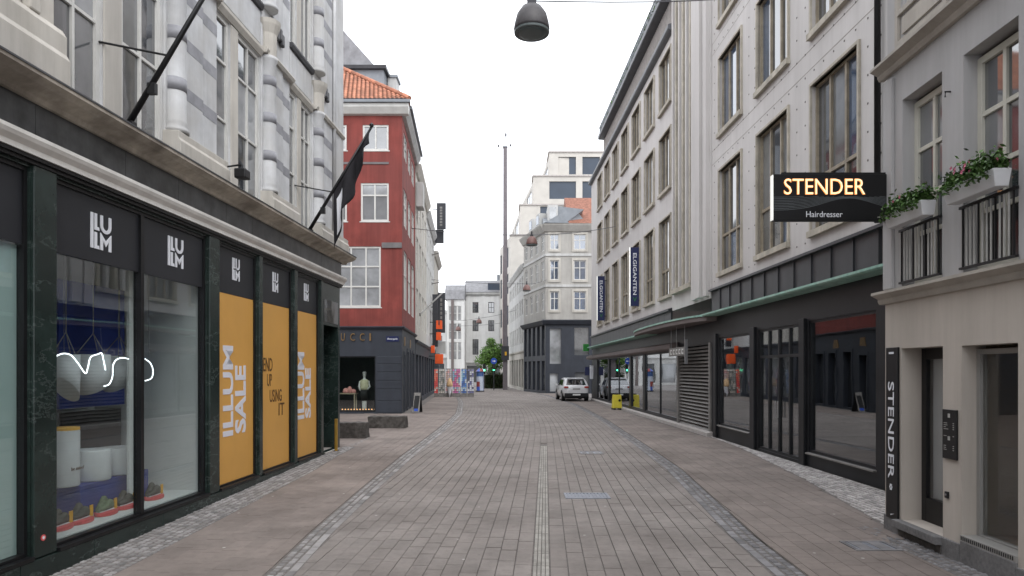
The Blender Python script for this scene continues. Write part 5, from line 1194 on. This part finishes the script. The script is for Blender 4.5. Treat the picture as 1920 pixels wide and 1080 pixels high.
md = MB().prof([(-.2,kz(419)+.003),(1.8,kz(395)),(3,kz(395)),(4,kz(419))], -KLn, .4).build('mansard_roof', m_zinc, k); md.rotation_euler.z = kr
MB().prof([(-.35,kz(420)),(5.0,kz(345)),(9,kz(420))], kx(1066)+.003, 9).build('tiled_roof', M('old_clay_tile', (.25,.11,.075), .85, .35, 5, streak=.4), k)
MB().box(kx(1027), kx(1046), -.1, 2.5, kz(414), kz(385)).build('dormer', m_greyl, k); MB().face([(kx(1046)+.003,kz(414)),(kx(1046)+.003,kz(386)),(kx(1095),kz(392)),(kx(1066),kz(414))], .1, 3).build('dormer_cheek', m_zinc, k); MB().box(kx(1030), kx(1043), -.13, -.11, kz(411), kz(389)).build('dormer_glass', m_pane_l, k)
for q in (-2.2, -4.6): o = MB().box(q-.55, q+.55, -.1, 2, kz(415), kz(392)).build('dormer', m_greyl, k); o.rotation_euler.z = kr; o = MB().box(q-.4, q+.4, -.13, -.105, kz(412), kz(396)).build('dormer_glass', m_pane_b, k); o.rotation_euler.z = kr
FWh = Fac((1.21, 69.05), (.1, -1))
house('white_row_house', 'plain white house receding behind the grey corner house', FWh, -15.5, -.05, 13.0, 7, [(4.9, 6.8), (7.9, 9.6), (10.6, 12.0)], m_greyl, m_cream, m_pane_m, gf=4.2, depth=6, mans=(1.5, 1.5, m_zinc))
# stepped beige building above
YM = 84.0; smm = F/YM; mz = lambda py: H-(py-HY)/smm; mx = lambda px: (px-CX)/smm
m_ = thing('stepped_building', 'beige modern building stepping up with large dark square windows', 'building', loc=(0, YM, 0))
lev = [(957, 442, 14, 0), (975, 385, 15, .6), (1000, 331, 14, 1.2), (1030, 286, 13, 1.8)]; prev = 0
for i, (p0, p1, dp, yy) in enumerate(lev):
    wx = [(1047, 1080, 294, 327), (1092, 1125, 294, 327)] if i == 3 else ([(1030, 1080, 340, 373), (1092, 1125, 340, 373)] if i == 2 else ([(1013, 1036, 387, 420), (1047, 1080, 387, 420)] if i == 1 else []))
    ops = [(mx(a), mx(b), mz(d), mz(c)) for a, b, c, d in wx]
    mb = MB(); wall(mb, mx(p0), mx(1215), prev, mz(p1), ops, .25, y=0, back=dp); mb.build('storey_wall', m_beige, m_)
    for o in ops: MB().box(o[0], o[1], .2, .24, o[2], o[3]).build('square_window', m_bluepane, m_)
    MB().box(mx(p0)-.15, mx(1215), -.12, dp, mz(p1), mz(p1)+.18).build('coping', m_concrete, m_)
    prev = mz(p1)+.182
# receding left flanks with their windows
for i, (pa, pb, pt, pbt, Yf) in enumerate(((1010, 1030, 286, 331, 96), (975, 1000, 331, 385, 98), (957, 975, 385, 442, 100))):
    xa_ = (pa-CX)/F*Yf; xb2 = mx(pb); zt_ = mz(pt)-.6; zb2 = mz(pbt)+.2
    fk = Fac((xb2, YM), ((xb2-xa_), (YM-Yf))); L = math.hypot(xb2-xa_, YM-Yf)
    mb = MB(); op = [(-L+L*.10, -L+L*.42, zb2+.5, zt_-.6), (-L+L*.55, -L+L*.88, zb2+.5, zt_-.6)]
    wall(mb, -L, -.01, zb2, zt_, op, .2, back=3); o = mb.build('flank_wall', m_beige, m_); o.location = (xb2, .01, 0); o.rotation_euler.z = fk.ang
    for q in op: window(o, *q, .05, [.5], [], m_wpaint, m_pane_b, .08, .06, split=False)
for i, (a, zz_) in enumerate(((1062, 286), (1095, 286))): MB().tube([(mx(a),4,mz(zz_)+.1),(mx(a),4,mz(zz_)+1.1)], .06, 6).build('roof_vent', m_zinc, m_)
fk = Fac((mx(957), YM), (.16, -1)); mb = MB(); op = [(-9+q*2.9, -9+q*2.9+1.5, z0, z1) for q in range(3) for z0, z1 in ((4, 6.5), (8, 10.5), (12, 14.6), (15.4, 18))]
wall(mb, -9.5, -.01, 0, mz(442), op, .2, back=3); o = mb.build('flank_wall', m_beige, m_); o.location = (mx(957), .02, 0); o.rotation_euler.z = fk.ang
for q in op: window(o, *q, .05, [.5], [], m_dsign, m_pane_b, .06, .05, split=False)
# tall mast
Yk = 72.0; p = at(947.5, 730, Yk); t = thing('tall_mast', 'very tall slim grey mast with a reddish edge at the end of the street', 'mast', loc=(p.x, Yk, 0))
ht = H-(277-HY)/F*Yk
MB().hull8([(-.26,-.24,0),(.24,-.24,0),(.24,.24,0),(-.26,.24,0)], [(-.22,-.2,ht),(.2,-.2,ht),(.2,.2,ht),(-.22,.2,ht)]).build('shaft', m_mast, t); MB().hull8([(-.30,-.25,4.5),(-.264,-.25,4.5),(-.264,.2,4.5),(-.30,.2,4.5)], [(-.26,-.2,ht*.55),(-.226,-.2,ht*.55),(-.226,.2,ht*.55),(-.26,.2,ht*.55)]).build('red_edge', m_mastr, t)
MB().box(-.27, .25, -.25, .25, ht, ht+.12).build('cap', m_zinc, t); MB().tube([(0,0,ht+.12),(0,0,ht+1.6)], .03, 6).build('spike', m_wire, t)
for dx, dz in ((-.75, .1), (.55, .15), (.05, 1.3)): MB().box(dx-.1, dx+.1, -.1, .1, ht+dz, ht+dz+.22).build('sensor', m_wire, t); MB().tube([(0,0,ht+.1),(dx,0,ht+dz+.1)], .015, 5).build('stay', m_wire, t)
MB().box(-.42, .40, -.5, -.26, 3.2, 4.7).build('dark_sign_box', m_dsign, t); MB().box(-.05, .15, -.52, -.505, 3.7, 4.1).build('yellow_mark', m_card, t)
# tree, hedge, signs and vehicle at the end
t = thing('street_tree', 'round clipped green tree at the end of the street', 'tree', loc=((922-CX)/F*80, 80, 0))
MB().tube([(0,0,0),(.03,0,1.2),(0,.02,2.6),(.05,0,4.0)], [.16,.13,.11,.05], 8).build('trunk', m_bark, t)
for u in range(5): MB().tube([(0,0,2.2+.2*u),(.9*math.cos(u*1.3),.9*math.sin(u*1.3),3.3+.25*u)], [.06,.02], 6).build('limb', m_bark, t)
mb = MB(); lump = [(Vector((random.gauss(0,.6), random.gauss(0,.6), 3.95+random.gauss(0,.65))), random.uniform(.5,.9)) for _ in range(26)]
for i in range(9000):
    c, r_ = random.choice(lump); dv = Vector((random.gauss(0,1), random.gauss(0,1), random.gauss(0,1))).normalized(); p = c+dv*r_*random.uniform(.7,1.05)
    q = Vector((random.gauss(0,1), random.gauss(0,1), random.gauss(0,1))).normalized()*.11; w_ = q.cross(dv).normalized()*.065 if q.cross(dv).length > .01 else Vector((.05,0,0)); mb.quad(p-q, p+w_, p+q, p-w_)
mb.build('crown', m_leaf_d, t, kind='stuff')
t = thing('hedge', 'dark low hedge below the round tree', 'hedge', loc=((926-CX)/F*78, 78, 0))
MB().box(-1.05, 1.05, -.3, .3, 0, 1.6).build('stems', m_bark, t); mb = MB()
for i in range(2600):
    p = Vector((random.uniform(-1.15,1.15), random.uniform(-.45,.45), random.uniform(.02,1.85)))
    if abs(p.y) < .28 and p.z < 1.6 and abs(p.x) < 1: p.y = -.33-random.random()*.1
    q = Vector((random.gauss(0,1), random.gauss(0,1), random.gauss(0,1))).normalized()*.08; w_ = q.cross(Vector((0,0,1))).normalized()*.05; mb.quad(p-q, p+w_, p+q, p-w_)
mb.build('foliage', M('dark_hedge_leaf', (.03,.055,.018), .6, .3, 2, rnd=.4), t, kind='stuff')
t = thing('round_traffic_sign', 'round blue traffic sign on a dark post before the tree', 'traffic sign', loc=((926-CX)/F*70, 70, 0)); zc = H-(677-HY)/F*70
MB().tube([(0,0,0),(0,0,zc-.3)], .045, 8).build('post', m_dsign, t); MB().tube([(0,-.02,zc),(0,-.06,zc)], .33, 20).build('disc', m_bsign, t); MB().face([(-.16,zc-.03),(.05,zc-.03),(.05,zc-.12),(.2,zc),(.05,zc+.12),(.05,zc+.03),(-.16,zc+.03)], -.065, -.061).build('arrow', m_white, t)
for i, (px, lb) in enumerate(((908, 'green signal light left of the blue sign'), (926, 'green signal light right below the blue sign'))):
    t = thing('traffic_signal', lb, 'traffic light', loc=((px-CX)/F*76, 76, 0)); zc = H-(694-HY)/F*76
    MB().tube([(0,0,0),(0,0,zc-.4)], .05, 6).build('post', m_dsign, t); MB().box(-.14, .14, -.1, .1, zc-.4, zc+.7).build('housing', m_black, t); MB().tube([(0,-.1,zc),(0,-.13,zc)], .10, 12).build('lens', m_gl, t)
t = thing('advertising_column', 'small blue and white printed column behind the racks', 'column', loc=((900-CX)/F*66, 66, 0)); MB().lathe([(.4,0),(.42,.1),(.36,.15),(.36,1.9),(.45,2.0),(.1,2.3)], n=14).build('column', Cards('column_print', [(.05,.12,.5),(.5,.55,.65),(.3,.06,.05),(.06,.12,.3)], 3, 2), t); MB().lathe([(.42,0.005),(.44,.12)], n=14).build('foot', m_dsign, t)

# ------------------------------------------------------------------ parked car
def car(name, label, loc, rz, paint):
    t = thing(name, label, 'car', loc=loc, rz=rz)
    st = [(0,.60,.80,.40,.72),(.05,.80,.98,.34,.80),(.16,.86,1.10,.30,.84),(.55,.90,1.10,.26,.87),(1.1,.91,1.08,.24,.88),(2.2,.915,1.05,.22,.89),(3.1,.91,1.02,.23,.88),(3.5,.89,.98,.25,.86),(4.0,.84,.88,.28,.80),(4.32,.72,.74,.34,.66),(4.38,.60,.62,.42,.55)]
    b = MB(); n = 10
    for y, w, zt, zb, wl2 in st:
        half = [(.0,zb),(w*.80,zb),(w*.96,zb+.10),(w,zb+(zt-zb)*.45),(w*.985,zt-.16),(w*.93,zt-.04),(w*.80,zt),(0,zt+.015)]
        full = half+[(-x,z) for x, z in reversed(half[1:-1])]; n = len(full)
        b.v += [(x,y,z) for x, z in full]
    for j in range(len(st)-1):
        for q in range(n): q2 = (q+1) % n; b.f.append((j*n+q, (j+1)*n+q, (j+1)*n+q2, j*n+q2))
    b.f.append(tuple(range(n))); b.f.append(tuple(range(len(st)*n-1, (len(st)-1)*n-1, -1)))
    b.build('body', paint, t, smooth=True)
    gh = [(.14,.84,1.06),(.42,.74,1.42),(.62,.69,1.545),(1.2,.69,1.60),(2.2,.68,1.59),(2.7,.66,1.51),(3.45,.78,1.0)]
    b = MB()
    for y, w, z in gh: b.v += [(-.86,y if y > .3 else .14,1.0),(-w,y,z-.05),(-w*.86,y,z),(w*.86,y,z),(w,y,z-.05),(.86,y if y > .3 else .14,1.0)]
    for j in range(len(gh)-1):
        for q in range(5): b.f.append((j*6+q, (j+1)*6+q, (j+1)*6+q+1, j*6+q+1))
    b.f.append(tuple(range(6))); b.build('cabin', paint, t, smooth=False, bevel=.03)
    MB().hull8([(-.68,.155,1.10),(.68,.155,1.10),(.68,.20,1.10),(-.68,.20,1.10)], [(-.56,.44,1.47),(.56,.44,1.47),(.56,.50,1.47),(-.56,.50,1.47)]).build('rear_window', m_cglass, t)
    MB().box(-.58, .58, .36, .60, 1.545, 1.58).build('spoiler', paint, t, bevel=.012)
    for s in (-1, 1):
        MB().hull8(sorted([(s*.865,.75,1.06),(s*.855,2.95,1.06),(s*.80,2.95,1.06),(s*.80,.75,1.06)], key=lambda v: 0), [(s*.735,.95,1.44),(s*.73,2.45,1.46),(s*.66,2.45,1.46),(s*.66,.95,1.44)]).build('side_window', m_cglass, t)
        MB().box(s*.55, s*.84, -.01, .14, .90, 1.02).build('tail_lamp', m_tail, t, bevel=.02)
        MB().box(s*.93, s*1.06, 2.65, 2.80, 1.02, 1.16).build('mirror', paint, t, bevel=.03)
        for y in (.85, 3.45):
            w = MB().tube([(s*.70,y,.335),(s*.925,y,.335)], .335, 20).build('wheel', m_tyre, t); MB().tube([(s*.92,y,.335),(s*.935,y,.335)], .22, 14).build('rim', m_rim, w)
            MB().tube([(s*.86,y,.36),(s*.918,y,.36)], .40, 20).build('wheel_arch', m_cblk, t)
    MB().box(-.80, .80, -.025, .20, .30, .56).build('rear_bumper', m_cblk, t, bevel=.03); MB().box(-.26, .26, -.035, -.027, .40, .51).build('number_plate', m_plate, t); MB().box(-.25, .25, -.012, .04, .80, .88).build('badge_bar', m_louvre, t)
    MB().box(-.78, .78, .3, 4.1, .18, .3).build('underbody', m_cblk, t)
    return t
p = gp(1081, 752.5)
car('parked_car', 'white hatchback parked facing away by the right hand shops', (p[0], p[1], 0), R(4), m_car)
def yellow_stand(px, py, label):
    p = gp(px, py); t = thing('yellow_stand', label, 'street stand', loc=(p[0], p[1], 0), rz=R(10), group='yellow stands on the right pavement')
    MB().hull8([(-.24,-.2,.08),(.24,-.2,.08),(.24,.2,.08),(-.24,.2,.08)], [(-.22,-.1,.80),(.22,-.1,.80),(.22,.1,.80),(-.22,.1,.80)]).build('body', m_yellow, t, bevel=.03)
    for s in (-1, 1): MB().box(s*.18-.06, s*.18+.06, -.22, .22, 0, .08).build('foot', m_black, t)
    MB().tube([(.10,-.165,.5),(.10,-.185,.5)], .07, 10).build('dark_mark', m_black, t); MB().box(-.08,.08,-.04,.04,.80,.86).build('handle', m_black, t)
yellow_stand(1156.5, 768, 'yellow plastic stand on the pavement nearer than the white car')
yellow_stand(1120, 750, 'small yellow stand just right of the white car')
yellow_stand(1141, 747, 'yellow stand half hidden beside the shop glass')
t = thing('small_flag_sign', 'white upright flag sign behind the car roof', 'sign', loc=((1110-CX)/F*47, 47, 0)); MB().tube([(0,0,0),(0,0,2.5)], .025, 6).build('pole', m_iron, t); MB().box(-.16, .12, -.02, .02, 1.5, 2.45).build('flag', m_white, t, bevel=.01); MB().box(-.5,-.17,-.02,.02,1.75,2.35).build('blue_flag', m_navy, t)

# ------------------------------------------------------------------ pendant street lamps on span wires
def pendant(px, py, Y, r, label, lft, rgt, dm):
    c = at(px, py, Y); t = thing('pendant_lamp', label, 'street lamp', loc=c, group='pendant lamps over the street')
    MB().lathe([(r*1.0,-.0),(r*1.03,.05),(r*.98,r*.45),(r*.85,r*.95),(r*.58,r*1.35),(r*.22,r*1.52),(r*.16,r*1.55)], n=28).build('dome', dm, t, smooth=True)
    MB().lathe([(r*.94,-.035),(r*.6,-.06),(r*.2,-.07)], n=24).build('lens', m_lampin, t, smooth=True); MB().lathe([(r*1.0,-.04),(r*1.015,-.001)], n=28).build('rim', m_lampin, t)
    MB().box(-r*.26, r*.26, -.06, .06, r*1.56, r*1.80).build('clamp', m_dsign, t); MB().tube([(0,0,r*1.8),(0,0,r*2.4)], r*.14, 8).build('stem', m_dsign, t)
    top = c+Vector((0,0,r*1.75))
    for e in (lft, rgt):
        e = Vector(e); P = [top.lerp(e, s/8)-Vector((0,0,.12*math.sin(math.pi*s/8))) for s in range(9)]
        MB().tube([q-c for q in P], .012 if Y < 20 else .02, 5).build('span_wire', m_wire, t, smooth=True)
pendant(997, 59, 13.0, .34, 'large dark dome lamp hanging over the street nearest the camera', (flx(13)-.0, 13, 10.9), (nrx(13), 13, 9.55), m_lamp)
pendant(997, 459, 38.0, .32, 'brownish dome lamp hanging before the grey corner house', (rsx(38), 38, 10.2), (frx(38), 38, 10.3), m_lampr)
pendant(987.5, 545, 58.0, .34, 'small reddish dome lamp above the black shop base', (rsx(58), 58, 10.0), (3.2, 61.7, 10.5), m_lampr)
pendant(898, 606, 76.0, .32, 'far little dome lamp before the cream end building', (-8.5, 92.0, 9.0), (.5, 76.0, 9.0), m_lampr)
pendant(859, 620, 84.0, .34, 'farthest little dome lamp before the grey wing', (-8.4, 92.0, 8.0), (-.4, 84.0, 8.2), m_lampr)
